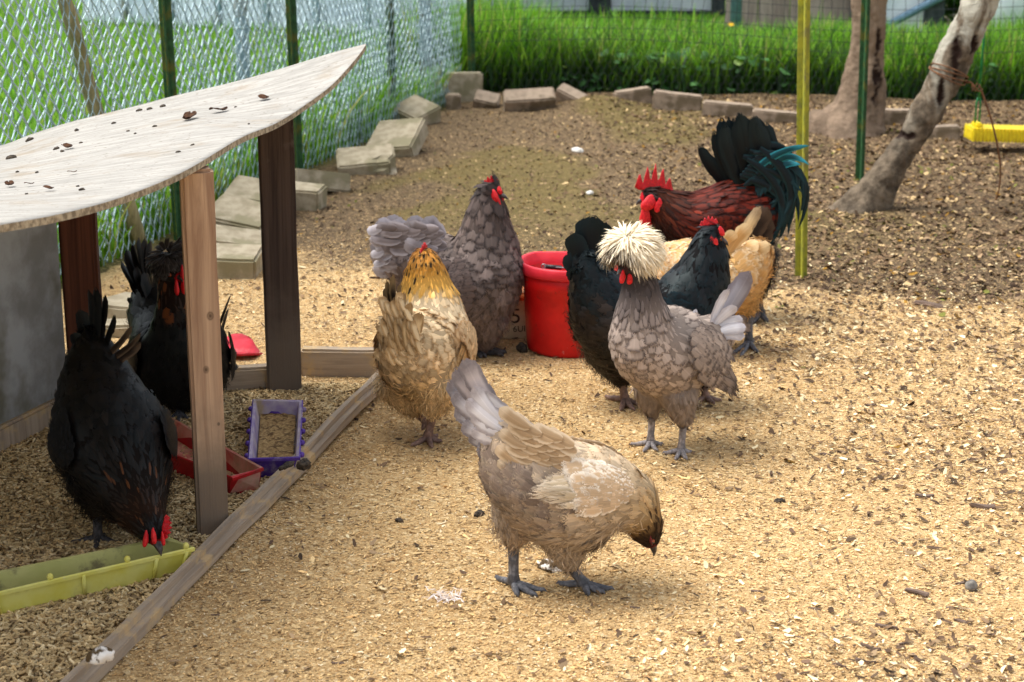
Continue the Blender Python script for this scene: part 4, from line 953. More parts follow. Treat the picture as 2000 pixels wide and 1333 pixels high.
PV = [(248, 612, .22, .15, .05, fa - 6, 0, 4, M_PAVE, 'mossy flat paving block behind the tail of the crested hen', .0),
 (236, 650, .12, .12, .04, fa + 20, 0, 4, M_PAVE, 'broken flat paving block nearest the shelter wall', .0),
 (440, 536, .22, .17, .075, fa - 78, 5, 2, M_PAVE, 'nearest paving block beside the pale front post', .01),
 (452, 499, .22, .17, .06, fa - 64, 9, 10, M_PAVE, 'overlapped paving block just beyond the pale post, second in the row', .02),
 (472, 460, .22, .19, .06, fa - 90, 14, 9, M_PAVE, 'square paving block between the two front posts of the shelter', .04),
 (506, 422, .22, .19, .06, fa - 84, 14, 8, M_PAVE, 'paving block half hidden behind the dark post', .05),
 (590, 405, .13, .16, .09, fa + 4, 4, -4, M_PAVE, 'block end sticking out at the right of the dark post', .0),
 (618, 376, .24, .13, .075, fa - 46, -12, 10, M_PAVE, 'tilted paving block just right of the dark post', .015),
 (716, 336, .24, .2, .085, fa - 70, 14, -4, M_PAVE, 'broken edged paving block with a cracked corner', .0),
 (775, 300, .22, .26, .085, fa - 92, 22, -6, M_PAVE, 'large sloping paving block raised on a hollow', .02),
 (812, 250, .18, .18, .09, fa - 30, 16, -16, M_PAVE, 'peaked tilted paving block before the third green post', .03),
 (905, 205, .2, .08, .16, 10, 0, 0, M_PAVE, 'upright yellowish block leaning at the fence corner', .02),
 (886, 218, .075, .09, .1, 0, 0, 0, M_PAVE2, 'small upright brick standing at the fence corner', .0),
 (950, 215, .13, .10, .09, -4, 30, 12, M_PAVE2, 'short pinkish brick tilted right of the fence corner', .0),
 (1034, 224, .26, .10, .12, 4, 34, -3, M_PAVE2, 'long pinkish brick leaning face out at the back edge', .01),
 (1115, 218, .17, .09, .12, -20, 20, 24, M_PAVE2, 'small brick tipped on edge and half buried in soil', .0),
 (1236, 212, .19, .10, .09, 6, 0, -8, M_PAVE2, 'pinkish brick half buried beside the soil heap', .02),
 (1322, 220, .25, .10, .10, -6, 0, 6, M_PAVE2, 'long brick slanting down above the rooster comb', .01),
 (1420, 232, .25, .10, .09, -6, 0, 4, M_PAVE2, 'long rounded brick behind the rooster tail', .0),
 (1516, 245, .24, .10, .08, -8, 0, 4, M_PAVE2, 'long brick left of the yellow green post', .0),
 (1612, 258, .22, .10, .08, -8, 0, 2, M_PAVE2, 'brick half hidden by the flared tree foot', .0),
 (1738, 250, .22, .10, .10, -6, 0, 0, M_PAVE2, 'brick at the right side of the flared tree foot', .0),
 (1830, 272, .2, .10, .07, -10, 0, -4, M_PAVE2, 'dark shaded brick right of the leaning tree', .0)]
for q in PV: paver(*q[:8], q[8], q[9], q[10], chip=(.12, -.08, .04) if 'broken edged' in q[9] else None)

# ================================================================== TREES
def bark(name, c1, c2, lich, hol):
    b = NB(name); n = b.noise(16, 7, rough=.7); n2 = b.noise(9, 5, b.coord((1, 1, .5)), .6, .6); n3 = b.noise(1.0, 4, b.coord((16, 16, 2.4)), .6, 1.0)
    sx = b.t.nodes.new('ShaderNodeSeparateXYZ'); b.t.links.new(b.coord(), sx.inputs[0]); hi = b.ramp(sx.outputs[2], .15, .75)
    col = b.mix(b.ramp(n, .35, .65), c1, c2); col = b.mix(b.math('MULTIPLY', hi, b.math('MULTIPLY', b.ramp(n2, .42, .56), .85)), col, lich)
    col = b.mix(b.math('MULTIPLY', b.ramp(n3, .62, .74), .7), col, hol); col = b.mix(b.attr('rot').outputs['Fac'], col, b.mix(b.noise(60, 4), lin(18, 14, 12), lin(56, 38, 30))); b.bump(b.math('ADD', n, b.math('MULTIPLY', n3, -.6)), 1.0, .014); return b.out(col, .9, .15)
M_BARK1 = bark('smooth_brown_bark', lin(108, 92, 76), lin(140, 120, 100), lin(136, 118, 98), lin(80, 60, 46))
M_BARK2 = bark('lichen_patched_bark', lin(74, 65, 54), lin(126, 112, 94), lin(186, 182, 166), lin(92, 66, 50))
M_HOLLOW = mottled('rotted_hollow', lin(20, 16, 14), lin(52, 36, 28), 60, .95, .8, .006)
M_MOSSB = mottled('yellow_lichen', lin(140, 132, 62), lin(120, 108, 70), 60, .9, .6, .003)
def trunk_mesh(name, K, sides=56, m=190, amp=.012, hollows=()):
    Q = catmull(K, m); V = []; F = []; HV = []; T = np.gradient(Q[:, :3], axis=0); T /= np.linalg.norm(T, axis=1)[:, None]
    for i in range(m):
        s_ = np.array([1., 0, 0]) - T[i] * T[i][0]; s_ /= np.linalg.norm(s_); n_ = np.cross(T[i], s_)
        for j in range(sides):
            a_ = 2 * math.pi * j / sides; d_ = s_ * math.cos(a_) + n_ * math.sin(a_); r_ = Q[i, 3]
            p_ = Q[i, :3] + d_ * r_; nz = mnoise.noise(Vector(p_) * 7) * amp + mnoise.noise(Vector(p_) * 22) * amp * .5
            fl_ = Q[i, 4] * (.5 + .5 * math.cos(a_ * 4 + 1)) * r_
            pv = Vector(p_); nz += (abs(mnoise.noise(Vector((pv.x * 34, pv.y * 34, pv.z * 6)))) - .2) * amp * 1.1 + mnoise.noise(pv * 70) * amp * .3
            p_ = p_ + d_ * (nz + fl_)
            hv = 0.0; wn = .9 * mnoise.noise(Vector(p_) * 24) + .7 * mnoise.noise(Vector(p_) * 55)
            for (hx, hr, hd) in hollows:
                dd = np.linalg.norm((p_ - hx) / hr) + wn * .6; hv = max(hv, float(sstep(1.05, .7, dd))); p_ = p_ - d_ * hd * max(0, 1 - dd * dd) ** 2 if dd < 1 else p_
            V.append(p_); HV.append(hv)
    for i in range(m - 1):
        for j in range(sides): F.append((i * sides + j, i * sides + (j + 1) % sides, (i + 1) * sides + (j + 1) % sides, (i + 1) * sides + j))
    V.append(Q[-1, :3] + T[-1] * .02); HV.append(0); c_ = len(V) - 1
    for j in range(0, sides, 2): e = (m - 1) * sides; F.append((c_, e + j, e + (j + 1) % sides, e + (j + 2) % sides))
    return npmesh(name, np.array(V), np.array(F), {'rot': np.array(HV, float)})
def tk(lst, Y):
    out = []
    for (px, py, r, fl_) in lst:
        p_ = P(px, py, Y); out.append((p_.x, p_.y, p_.z, r * S(1, Y, p_.z), fl_))
    return out
Y1 = G(1665, 262).y; t1 = thing('tree', (*G(1665, 262).to_tuple()[:2], 0), 'upright smooth brown tree trunk with a flared foot at the back edge', 'tree')
link('trunk', trunk_mesh('trunk', tk([(1655, 300, 96, .3), (1658, 262, 80, .25), (1668, 236, 60, .12), (1678, 205, 47, .05), (1688, 150, 40, 0), (1694, 80, 34, 0), (1698, 0, 32, 0), (1702, -120, 30, 0), (1700, -260, 27, 0)], Y1), hollows=[(np.array(P(1712, 150, Y1 - .08)), np.array([.024, .08, .12]), .02), (np.array(P(1716, 85, Y1 - .08)), np.array([.014, .08, .09]), .012)]), M_BARK1, t1)
v, f = tube_arrays([P(1700, -240, Y1), P(1600, -420, Y1 + .1), P(1500, -560, Y1 + .3), P(1380, -640, Y1 + .4)], [.05, .04, .03, .02], 12); link('limb', npmesh('limb', v, f), M_BARK1, t1)
v, f = tube_arrays([P(1702, -240, Y1), P(1790, -430, Y1 - .1), P(1850, -640, Y1 - .1)], [.05, .04, .025], 12); link('limb', npmesh('limb', v, f), M_BARK1, t1)
Y2 = G(1700, 408).y; t2 = thing('leaning_tree', (*G(1700, 408).to_tuple()[:2], 0), 'leaning lichen patched tree trunk with dark hollows and a tied string', 'tree')
link('trunk', trunk_mesh('trunk', tk([(1668, 446, 54, .3), (1690, 404, 41, .2), (1732, 340, 30, .05), (1777, 270, 27, 0), (1818, 200, 30, 0), (1858, 130, 34, 0), (1888, 62, 33, 0), (1916, 0, 34, 0), (1950, -85, 35, 0), (1975, -180, 32, 0)], Y2), amp=.011, hollows=[(np.array(P(1868, 108, Y2 - .06)), np.array([.017, .1, .085]), .018), (np.array(P(1838, 185, Y2 - .06)), np.array([.013, .1, .07]), .014), (np.array(P(1902, 92, Y2 - .04)), np.array([.016, .1, .045]), .018), (np.array(P(1772, 266, Y2 - .06)), np.array([.06, .1, .018]), .014)]), M_BARK2, t2)
v, f = tube_arrays([P(1968, -160, Y2), P(2050, -330, Y2 + .2), P(2180, -460, Y2 + .5), P(2300, -520, Y2 + .9)], [.055, .05, .04, .03], 12); link('limb', npmesh('limb', v, f), M_BARK2, t2)
v, f = tube_arrays([P(1968, -160, Y2), P(1915, -360, Y2 + .1), P(1830, -560, Y2 + .3)], [.055, .045, .03], 12); link('limb', npmesh('limb', v, f), M_BARK2, t2)
M_STRING = mottled('jute_string', lin(132, 92, 62), lin(96, 66, 44), 90, .9, .4, .001)
sg = []
cx = P(1850, 148, Y2); ax_ = (P(1888, 62, Y2) - P(1818, 200, Y2)).normalized(); e1 = Vector((1, 0, 0)); e1 = (e1 - ax_ * e1.dot(ax_)).normalized(); e2 = ax_.cross(e1)
for q in range(4):
    pts = [cx + ax_ * (.006 * q + .012 * math.sin(t_ * 1.0 + q)) + (e1 * math.cos(t_) + e2 * math.sin(t_)) * .071 for t_ in np.linspace(0, 2 * math.pi, 30)]; sg.append(tube_arrays(pts, .0022, 6, False))
kx = P(1898, 162, Y2 - .02)
for q in range(3): sg.append(tube_arrays([cx + e1 * .068 + ax_ * .006 * q, kx + Vector((-.02, 0, .004 * q)), kx, kx + Vector((.012 * q, -.01, -.03)), kx + Vector((.02 + .01 * q, 0, -.012 * q))], .003, 6))
v, f = join_arrays(sg); tag(link('string_loop', npmesh('string_loop', v, f), M_STRING), 'brown string wound and knotted round the leaning tree trunk', 'string')
pts = [P(1912, 165, Y2 + .05), P(1930, 215, Y2 + .05), P(1945, 270, Y2 + .06), P(1954, 330, Y2 + .1), P(1950, 375, Y2 + .13), P(1938, 405, Y2 + .16)]
pts = [Vector(q) for q in catmull([tuple(q) for q in pts], 24)]; v, f = tube_arrays(pts, .0035, 6); tag(link('hanging_string', npmesh('hanging_string', v, f), M_STRING), 'loose brown string trailing from the leaning tree to the ground', 'string')

# --- swing
M_SWY = mottled('yellow_plastic', lin(228, 204, 34), lin(208, 182, 30), 40, .45, .2, .001)
M_SWG = mottled('green_plastic', lin(20, 120, 62), lin(16, 96, 50), 40, .4, .1, .001)
YS = 7.7; sw = thing('swing', (P(1960, 262, YS).x, YS, 0), 'yellow plastic swing seat hanging low on a green strap at the right', 'swing'); s_ = S(1, YS)
c_ = P(1990, 262, YS); bm = bmesh.new(); Lw = 200 * s_; 
bm = box_bm(Lw, .15, 24 * s_, .008, 0); bmesh.ops.translate(bm, vec=(0, 0, -12 * s_), verts=bm.verts)
me_a = bm_mesh('a', bm); bm = bmesh.new(); bm.from_mesh(me_a); bpy.data.meshes.remove(me_a)
for k_ in range(28):
    r_ = bmesh.ops.create_cube(bm, size=1); bmesh.ops.scale(bm, vec=(Lw / 28 * .55, .156, 25.5 * s_), verts=r_['verts']); bmesh.ops.translate(bm, vec=(-Lw / 2 + Lw * (k_ + .5) / 28, 0, 0), verts=r_['verts'])
link('seat', bm_mesh('seat', bm), M_SWY, sw, Matrix.Translation(c_) @ Matrix.Rotation(.03, 4, 'Y'))
for xx in (1908, 2075):
    bm = box_bm(.03, .1, .022, .006, 0); link('seat_lug', bm_mesh('seat_lug', bm), M_SWY, sw, Matrix.Translation(P(xx, 248, YS)))
    a_ = P(xx, 246, YS); v, f = join_arrays([tube_arrays([a_ + Vector((dx_, 0, 0)), a_ + Vector((dx_, 0, .10)), a_ + Vector((dx_ * .4, 0, .125))], .004, 8) for dx_ in (-.009, .009)]); st_ = link('strap_clip', npmesh('strap_clip', v, f), M_SWG, sw)
    v, f = tube_arrays([a_ + Vector((0, 0, .115)), a_ + Vector((.004, 0, .35)), a_ + Vector((.0, .0, 1.9))], .0055, 8); link('strap', npmesh('strap', v, f), M_SWG, sw)

# ================================================================== FAR SIDE
M_WHITE = mottled('white_cladding', lin(226, 232, 238), lin(206, 214, 224), 6, .6, .1, .001)
M_BOARD = wood('weathered_boards', lin(128, 112, 106), lin(166, 150, 142), None, axis=2, ring=14)
M_DKPOST = mottled('dark_post', lin(42, 48, 52), lin(66, 72, 76), 20, .7, .2, .001)
M_BLUEPIPE = mottled('blue_grey_pipe', lin(112, 142, 166), lin(88, 116, 138), 20, .5, .1, .001)
M_PALEB = mottled('pale_blue_sheeting', lin(206, 220, 236), lin(184, 200, 220), 3, .4, .1, .001)
def slab(x0, x1, y, z0, z1, th=.06, bev=.004):
    bm = bmesh.new(); bmesh.ops.create_cube(bm, size=1); bmesh.ops.scale(bm, vec=(x1 - x0, th, z1 - z0), verts=bm.verts); bmesh.ops.bevel(bm, geom=bm.edges[:], offset=bev, segments=1, affect='EDGES')
    bmesh.ops.translate(bm, vec=((x0 + x1) / 2, y, (z0 + z1) / 2), verts=bm.verts); return bm
YW = 15.4; s_ = S(1, YW); gx_ = lambda px, Y: P(px, 40, Y).x
wsd = thing('white_shed', (gx_(1170, YW), YW, 0), 'low white clad outbuilding wall beyond the grass behind the brick edging', 'shed')
for (a, c) in ((940, 1150), (1192, 1388)):
    link('wall_panel', bm_mesh('wall_panel', slab(gx_(a, YW), gx_(c, YW), YW, .03, 1.9)), M_WHITE, wsd)
    link('base_board', bm_mesh('base_board', slab(gx_(a, YW), gx_(c, YW), YW - .02, -.02, .028, .09)), M_DKPOST, wsd)
for (a, c) in ((1150, 1192), (1390, 1412)):
    link('corner_post', bm_mesh('corner_post', slab(gx_(a, YW), gx_(c, YW), YW - .03, -.02, 2.0, .16)), M_DKPOST, wsd)
link('roof', bm_mesh('roof', slab(gx_(900, YW), gx_(1420, YW), YW + .9, 2.0, 2.08, 2.4)), M_DKPOST, wsd)
YB = 13.3
bw = thing('board_wall', (gx_(1540, YB), YB, 0), 'weathered brown board wall with a dark foot behind the posts', 'wall')
n_ = 4
for k_ in range(n_):
    link('board', bm_mesh('board', slab(gx_(1416, YB) + k_ * (gx_(1668, YB) - gx_(1416, YB)) / n_ + .004, gx_(1416, YB) + (k_ + 1) * (gx_(1668, YB) - gx_(1416, YB)) / n_ - .004, YB + .004 * (k_ % 2), .06, 1.3, .04)), M_BOARD, bw)
link('base_board', bm_mesh('base_board', slab(gx_(1416, YB), gx_(1668, YB), YB - .03, -.02, .058, .06)), M_DKPOST, bw)
v, f = tube_arrays([(gx_(1437, 12.9), 12.9, -.02), (gx_(1437, 12.9), 12.9, 2.0)], .042, 14); tag(link('metal_pole', npmesh('metal_pole', v, f), M_BLUEPIPE), 'blue grey metal pole before the weathered board wall', 'pole')
YG = 13.2
wg = thing('white_gate', (gx_(1765, YG), YG, 0), 'white panel gate crossed by a slanting blue pipe behind the trees', 'gate')
link('panel', bm_mesh('panel', slab(gx_(1728, YG), gx_(1802, YG), YG, .03, 1.5)), M_WHITE, wg)
link('gate_post', bm_mesh('gate_post', slab(gx_(1802, YG), gx_(1838, YG), YG - .03, -.02, 1.6, .14)), M_DKPOST, wg)
link('gate_post', bm_mesh('gate_post', slab(gx_(1660, YG), gx_(1690, YG), YG - .03, -.02, 1.6, .14)), M_DKPOST, wg)
v, f = tube_arrays([P(1725, 55, YG - .12), P(1850, -12, YG - .12), P(1960, -70, YG - .12)], .03, 12); link('brace_pipe', npmesh('brace_pipe', v, f), M_BLUEPIPE, wg)
wt_ = thing('white_tank', (gx_(1952, 13.2), 13.2, 0), 'squat white tank beside grey boards at the right edge', 'tank')
v, f = tube_arrays([(gx_(1952, 13.2), 13.2, -.02), (gx_(1952, 13.2), 13.2, .42), (gx_(1952, 13.2), 13.2, .46)], [.17, .17, .12], 24); link('tank_body', npmesh('tank_body', v, f), M_WHITE, wt_)
v, f = tube_arrays([(gx_(1952, 13.2), 13.2, .455), (gx_(1952, 13.2), 13.2, .50)], [.08, .08], 20); link('lid', npmesh('lid', v, f), M_DKPOST, wt_)
gb = thing('grey_fence', (gx_(2000, 14), 14.2, 0), 'grey board fence behind the white tank at the right edge', 'fence')
for k_ in range(5): link('board', bm_mesh('board', slab(gx_(1846, 14.2) + .32 * k_, gx_(1846, 14.2) + .31 + .32 * k_, 14.2 + .005 * (k_ % 2), 0, 1.2, .03)), M_BLUEPIPE if k_ % 2 else M_BOARD, gb)
# dark bush
def bush(name, c, r, n, lab):
    d = rng.standard_normal((n, 3)); d /= np.linalg.norm(d, axis=1)[:, None]; rr = r * (.45 + .55 * rng.random(n)[:, None]) * (1 + .35 * (fbm(d[:, 0] * 2 + 5, d[:, 1] * 2 + d[:, 2] * 2, 91)[:, None] - .5))
    Pt = np.array(c) + d * rr * np.array([1, .8, 1.1]); N_ = d + .6 * rng.standard_normal((n, 3)); N_ /= np.linalg.norm(N_, axis=1)[:, None]; D_ = rng.standard_normal((n, 3)); L_ = .05 + .04 * rng.random(n)
    cb_ = pal(n, [lin(40, 70, 30), lin(58, 92, 36), lin(30, 52, 26)], [4, 3, 3]); b_ = feather_batch(Pt, N_, D_, L_, L_ * .3, cb_, cb_); ro_ = thing(name, (c[0], c[1], 0), lab, 'bush')
    V_, F_, _, B_, _ = b_; link('foliage', npmesh('foliage', V_, F_, {'fb': B_}), M_GRASS, ro_)
    v_, f_ = tube_arrays([(c[0], c[1], -.02), (c[0] + .03, c[1], c[2])], [.03, .015], 8); link('stem', npmesh('stem', v_, f_), M_BARK1, ro_)
bush('bush', (gx_(1868, 13.3), 13.3, .42), .30, 900, 'dark green bush beside the white gate behind the leaning tree')
ga, gb_ = G(925, 76), G(160, 46); gd = (gb_ - ga); gl = gd.length; gang = math.atan2(gd.y, gd.x)
ph = thing('greenhouse', (ga + gd * .5), 'long pale blue greenhouse wall beyond the wire fence at the left', 'greenhouse')
MG = Matrix.Translation(ga) @ Matrix.Rotation(gang, 4, 'Z')
npn = 8
for k_ in range(npn):
    link('panel', bm_mesh('panel', slab(k_ * gl / npn + .03, (k_ + 1) * gl / npn - .03, 0, .02, 2.0, .03)), M_PALEB, ph, MG)
    link('rib', bm_mesh('rib', slab(k_ * gl / npn - .022, k_ * gl / npn + .022, 0, -.02, 2.05, .07)), M_GALV, ph, MG)
bm = bmesh.new(); vs = []
for i, t_ in enumerate(np.linspace(0, math.pi, 17)):
    vs.append([bm.verts.new((x_, -1.5 + 1.5 * math.cos(t_), 2.06 + 1.1 * math.sin(t_))) for x_ in (0, gl)])
for a_, c_ in zip(vs[:-1], vs[1:]): bm.faces.new((a_[0], a_[1], c_[1], c_[0]))
bmesh.ops.solidify(bm, geom=bm.faces[:], thickness=.02); link('roof', bm_mesh('roof', bm, True), M_PALEB, ph, MG)
# yellow flowers
M_PETAL = mottled('yellow_petal', lin(250, 200, 20), lin(240, 170, 10), 90, .5, 0); M_STEM = NB('flower_stem').out(lin(80, 120, 40), .6, .2)
for (px, py, Y_, lb) in [(1800, 72, 11.6, 'yellow flower in the grass just left of the leaning trunk top'), (1950, 85, 11.3, 'lower yellow flower in the grass right of the leaning trunk'), (1988, 62, 12.0, 'yellow flower in the grass at the right edge of view'), (1428, 48, 11.4, 'yellow flower before the blue grey metal pole')]:
    p_ = P(px, py, Y_); fw_ = thing('flower', (p_.x, p_.y, 0), lb, 'flower', 'yellow flowers in the grass')
    n = 16; an = np.arange(n) * 2 * math.pi / n; D_ = np.stack([np.cos(an), np.sin(an) * .6 - .3, .3 + .4 * np.abs(np.sin(an))], 1); D_ /= np.linalg.norm(D_, axis=1)[:, None]
    N_ = np.tile(np.array([0, -.6, .8]), (n, 1)); L_ = np.full(n, .018); cy = np.tile(lin(250, 200, 20), (n, 1)); b_ = feather_batch(np.tile(np.array(p_), (n, 1)), N_, D_, L_, L_ * .3, cy, cy)
    link('petals', npmesh('petals', b_[0], b_[1]), M_PETAL, fw_); v, f = tube_arrays([(p_.x, p_.y, -.01), (p_.x + .01, p_.y, p_.z * .5), tuple(p_)], .004, 6); link('stem', npmesh('stem', v, f), M_STEM, fw_)

# ================================================================== BUCKETS, TROUGHS, SCRAPS
def plastic(name, c1, c2, dirt=None, rough=.4, dl=.52, dh=.7, sc=9):
    b = NB(name); n = b.noise(18, 5); col = b.mix(b.ramp(n, .35, .65), c1, c2)
    if dirt is not None: col = b.mix(b.math('MULTIPLY', b.ramp(b.noise(sc, 6, rough=.7), dl, dh), .85), col, dirt)
    col = b.mix(b.math('MULTIPLY', b.ramp(b.noise(75, 2), .72, .78), .45), col, tuple(np.minimum(1, np.array(c1) * .6 + .3))); col = b.mix(b.math('MULTIPLY', b.ramp(b.noise(34, 3), .68, .76), .35), col, tuple(np.array(c1) * .35 + .02))
    b.bump(b.noise(260, 3), .12, .0008); b.put(b.b.inputs['Roughness'], b.math('ADD', rough, b.math('MULTIPLY', n, .2))); return b.out(col, None, .45)
M_RED = plastic('scuffed_red_plastic', lin(214, 12, 16), lin(196, 8, 12), lin(150, 30, 22), .42, .6, .72, 22)
M_REDRIM = plastic('sun_faded_red_rim', lin(232, 52, 70), lin(222, 36, 52), None, .45)
M_PURPLE = plastic('purple_plastic', lin(92, 60, 158), lin(74, 44, 140), lin(176, 160, 170), .45, .55, .72)
M_PURPIN = plastic('dusty_purple_plastic', lin(150, 134, 176), lin(190, 178, 188), lin(176, 156, 120), .7, .5, .7, 14)
M_TRED = plastic('red_trough_plastic', lin(190, 18, 28), lin(166, 12, 24), lin(120, 40, 36), .45)
M_TREDIN = plastic('dusty_red_plastic', lin(196, 84, 78), lin(214, 160, 140), lin(176, 146, 116), .75, .45, .7, 12)
M_YEL = plastic('yellow_green_plastic', lin(212, 204, 88), lin(218, 214, 122), lin(172, 160, 84), .45, .55, .75)
M_YELIN = plastic('grimy_yellow_plastic', lin(176, 174, 104), lin(188, 184, 118), lin(112, 102, 74), .8, .52, .68, 16)
M_STEEL = NB('galvanised_wire'); M_STEEL.b.inputs['Metallic'].default_value = .8; M_STEEL = M_STEEL.out(lin(150, 150, 150), .4)
M_GRIP = NB('dark_grip').out(lin(30, 30, 34), .5)
M_FEED = mottled('feed_mash', lin(196, 166, 112), lin(150, 118, 74), 150, .95, 1, .004, c3=lin(110, 84, 52), scale3=70)
# red bucket, flat at the back
YR = G(1090, 700).y + .10; cR = P(1115, 600, YR); cR.z = 0; sR_ = S(1, YR)
rb = thing('red_bucket', cR, 'red plastic bucket with a flattened back and wire handle', 'bucket')
def bsec(r, z, n=56):
    o_ = []
    for j in range(n):
        a_ = 2 * math.pi * j / n; x_, y_ = r * math.cos(a_), r * math.sin(a_); y_ = min(y_, r * .72); o_.append((cR.x + x_, cR.y + y_, z))
    return o_
def rings(secs, close_bottom=True, n=56):
    V = [p_ for s__ in secs for p_ in s__]; F = []
    for i in range(len(secs) - 1):
        for j in range(n): F.append((i * n + j, i * n + (j + 1) % n, (i + 1) * n + (j + 1) % n, (i + 1) * n + j))
    if close_bottom:
        for e, i in ((0, 0), (1, len(secs) - 1)):
            if not close_bottom == 'both' and e == 1: continue
            V.append(tuple(np.mean(secs[i], 0))); c_ = len(V) - 1
            for j in range(0, n, 2): F.append((c_, i * n + (j + 2) % n, i * n + (j + 1) % n, i * n + j))
    return np.array(V), np.array(F)
Rb, Rt, Hb = 86 * sR_, 96 * sR_, .232
R_ = lambda z: Rb + (Rt - Rb) * z / Hb
secs = [bsec(Rb - .012, .0), bsec(Rb - .003, .004), bsec(Rb, .012), bsec(R_(.1), .1), bsec(R_(.166), .166), bsec(R_(.17) + .004, .172), bsec(R_(.2) + .004, .205), bsec(R_(.205), .208), bsec(R_(.2) - .004, .203), bsec(R_(.1) - .004, .1), bsec(Rb - .006, .010)]
v, f = rings(secs, 'both'); link('bucket_wall', npmesh('bucket_wall', v, f), M_RED, rb)
secs = [bsec(R_(.2) + .002, .206), bsec(R_(.2) + .009, .207), bsec(R_(.2) + .011, .214), bsec(R_(.23) + .011, .232), bsec(R_(.23) + .007, .236), bsec(R_(.23) - .002, .234), bsec(R_(.23) - .004, .205)]
v, f = rings(secs, False); link('rim', npmesh('rim', v, f), M_REDRIM, rb)
ha, hb = P(1066, 521, YR - .05), P(1185, 530, YR - .05); hm = [ha + Vector((-.006, 0, .0)), ha, ha.lerp(hb, .5) + Vector((0, -.01, .002)), hb, Vector((cR.x + Rt, cR.y, .225))]
v, f = tube_arrays(hm, .0022, 8); h_ = link('handle', npmesh('handle', v, f), M_STEEL, rb)
v, f = tube_arrays([ha, ha + (hb - ha) * .26], [.0055, .0055], 10); link('grip', npmesh('grip', v, f), M_GRIP, h_)
t_ = np.linspace(0, 2 * math.pi, 14); v, f = tube_arrays(np.stack([ha.x - .005 + .006 * np.cos(t_), np.full(14, ha.y), ha.z + .006 * np.sin(t_)], 1), .0018, 6, False); link('handle_eye', npmesh('handle_eye', v, f), M_STEEL, rb)
# white pail with a printed figure, behind the blue grey hen
YWp = G(1000, 668).y + .1; cP = P(1002, 600, YWp); cP.z = 0; sP = S(1, YWp)
wp = thing('white_pail', cP, 'dirty white plastic pail printed with a black 5, half hidden by the red bucket', 'pail')
M_PAIL = plastic('grubby_white_plastic', lin(226, 216, 190), lin(210, 196, 164), lin(160, 130, 84), .55, .64, .8, 13); M_ORL = plastic('orange_lid_plastic', lin(206, 128, 70), lin(186, 106, 54), lin(150, 110, 70), .55)
M_INK = mottled('worn_black_print', lin(40, 36, 32), lin(70, 60, 48), 120, .7, 0)
rp = 62 * sP
def csec(r, z, c0=cP, n=56): return [(c0.x + r * math.cos(2 * math.pi * j / n), c0.y + r * math.sin(2 * math.pi * j / n), z) for j in range(n)]
v, f = rings([csec(rp - .006, 0), csec(rp, .006), csec(rp + .002, .06), csec(rp + .004, .108)], 'both'); link('pail_wall', npmesh('pail_wall', v, f), M_PAIL, wp)
v, f = rings([csec(rp + .002, .1085), csec(rp + .009, .1095), csec(rp + .009, .124), csec(rp - .004, .127)], 'both'); link('lid', npmesh('lid', v, f), M_ORL, wp)
def text_on(parent, txt, px, py, hpx, c0, r, mat, z):
    cu = bpy.data.curves.new('print', 'FONT'); cu.body = txt; cu.size = 1; cu.extrude = .01; cu.align_x = 'CENTER'; cu.resolution_u = 4
    ob = bpy.data.objects.new('tmp_text', cu); COL.objects.link(ob); dg = bpy.context.evaluated_depsgraph_get(); me_ = bpy.data.meshes.new_from_object(ob.evaluated_get(dg)); bpy.data.objects.remove(ob)
    bm_ = bmesh.new(); bm_.from_mesh(me_); bpy.data.meshes.remove(me_); bmesh.ops.subdivide_edges(bm_, edges=bm_.edges[:], cuts=2)
    s2 = hpx * sP / .72; th0 = math.atan2((P(px, py, c0.y - r).x - c0.x), r)
    for v_ in bm_.verts:
        a_ = th0 + v_.co.x * s2 / r; rr_ = r + .0035 + v_.co.z * .04; v_.co = Vector((c0.x + rr_ * math.sin(a_), c0.y - rr_ * math.cos(a_), z + v_.co.y * s2))
    return link('printed_text', bm_mesh('printed_text', bm_), mat, parent)
text_on(wp, '5', 1007, 640, 30, cP, rp, M_INK, .048)
text_on(wp, '6UI', 1014, 655, 12, cP, rp, M_INK, .024)

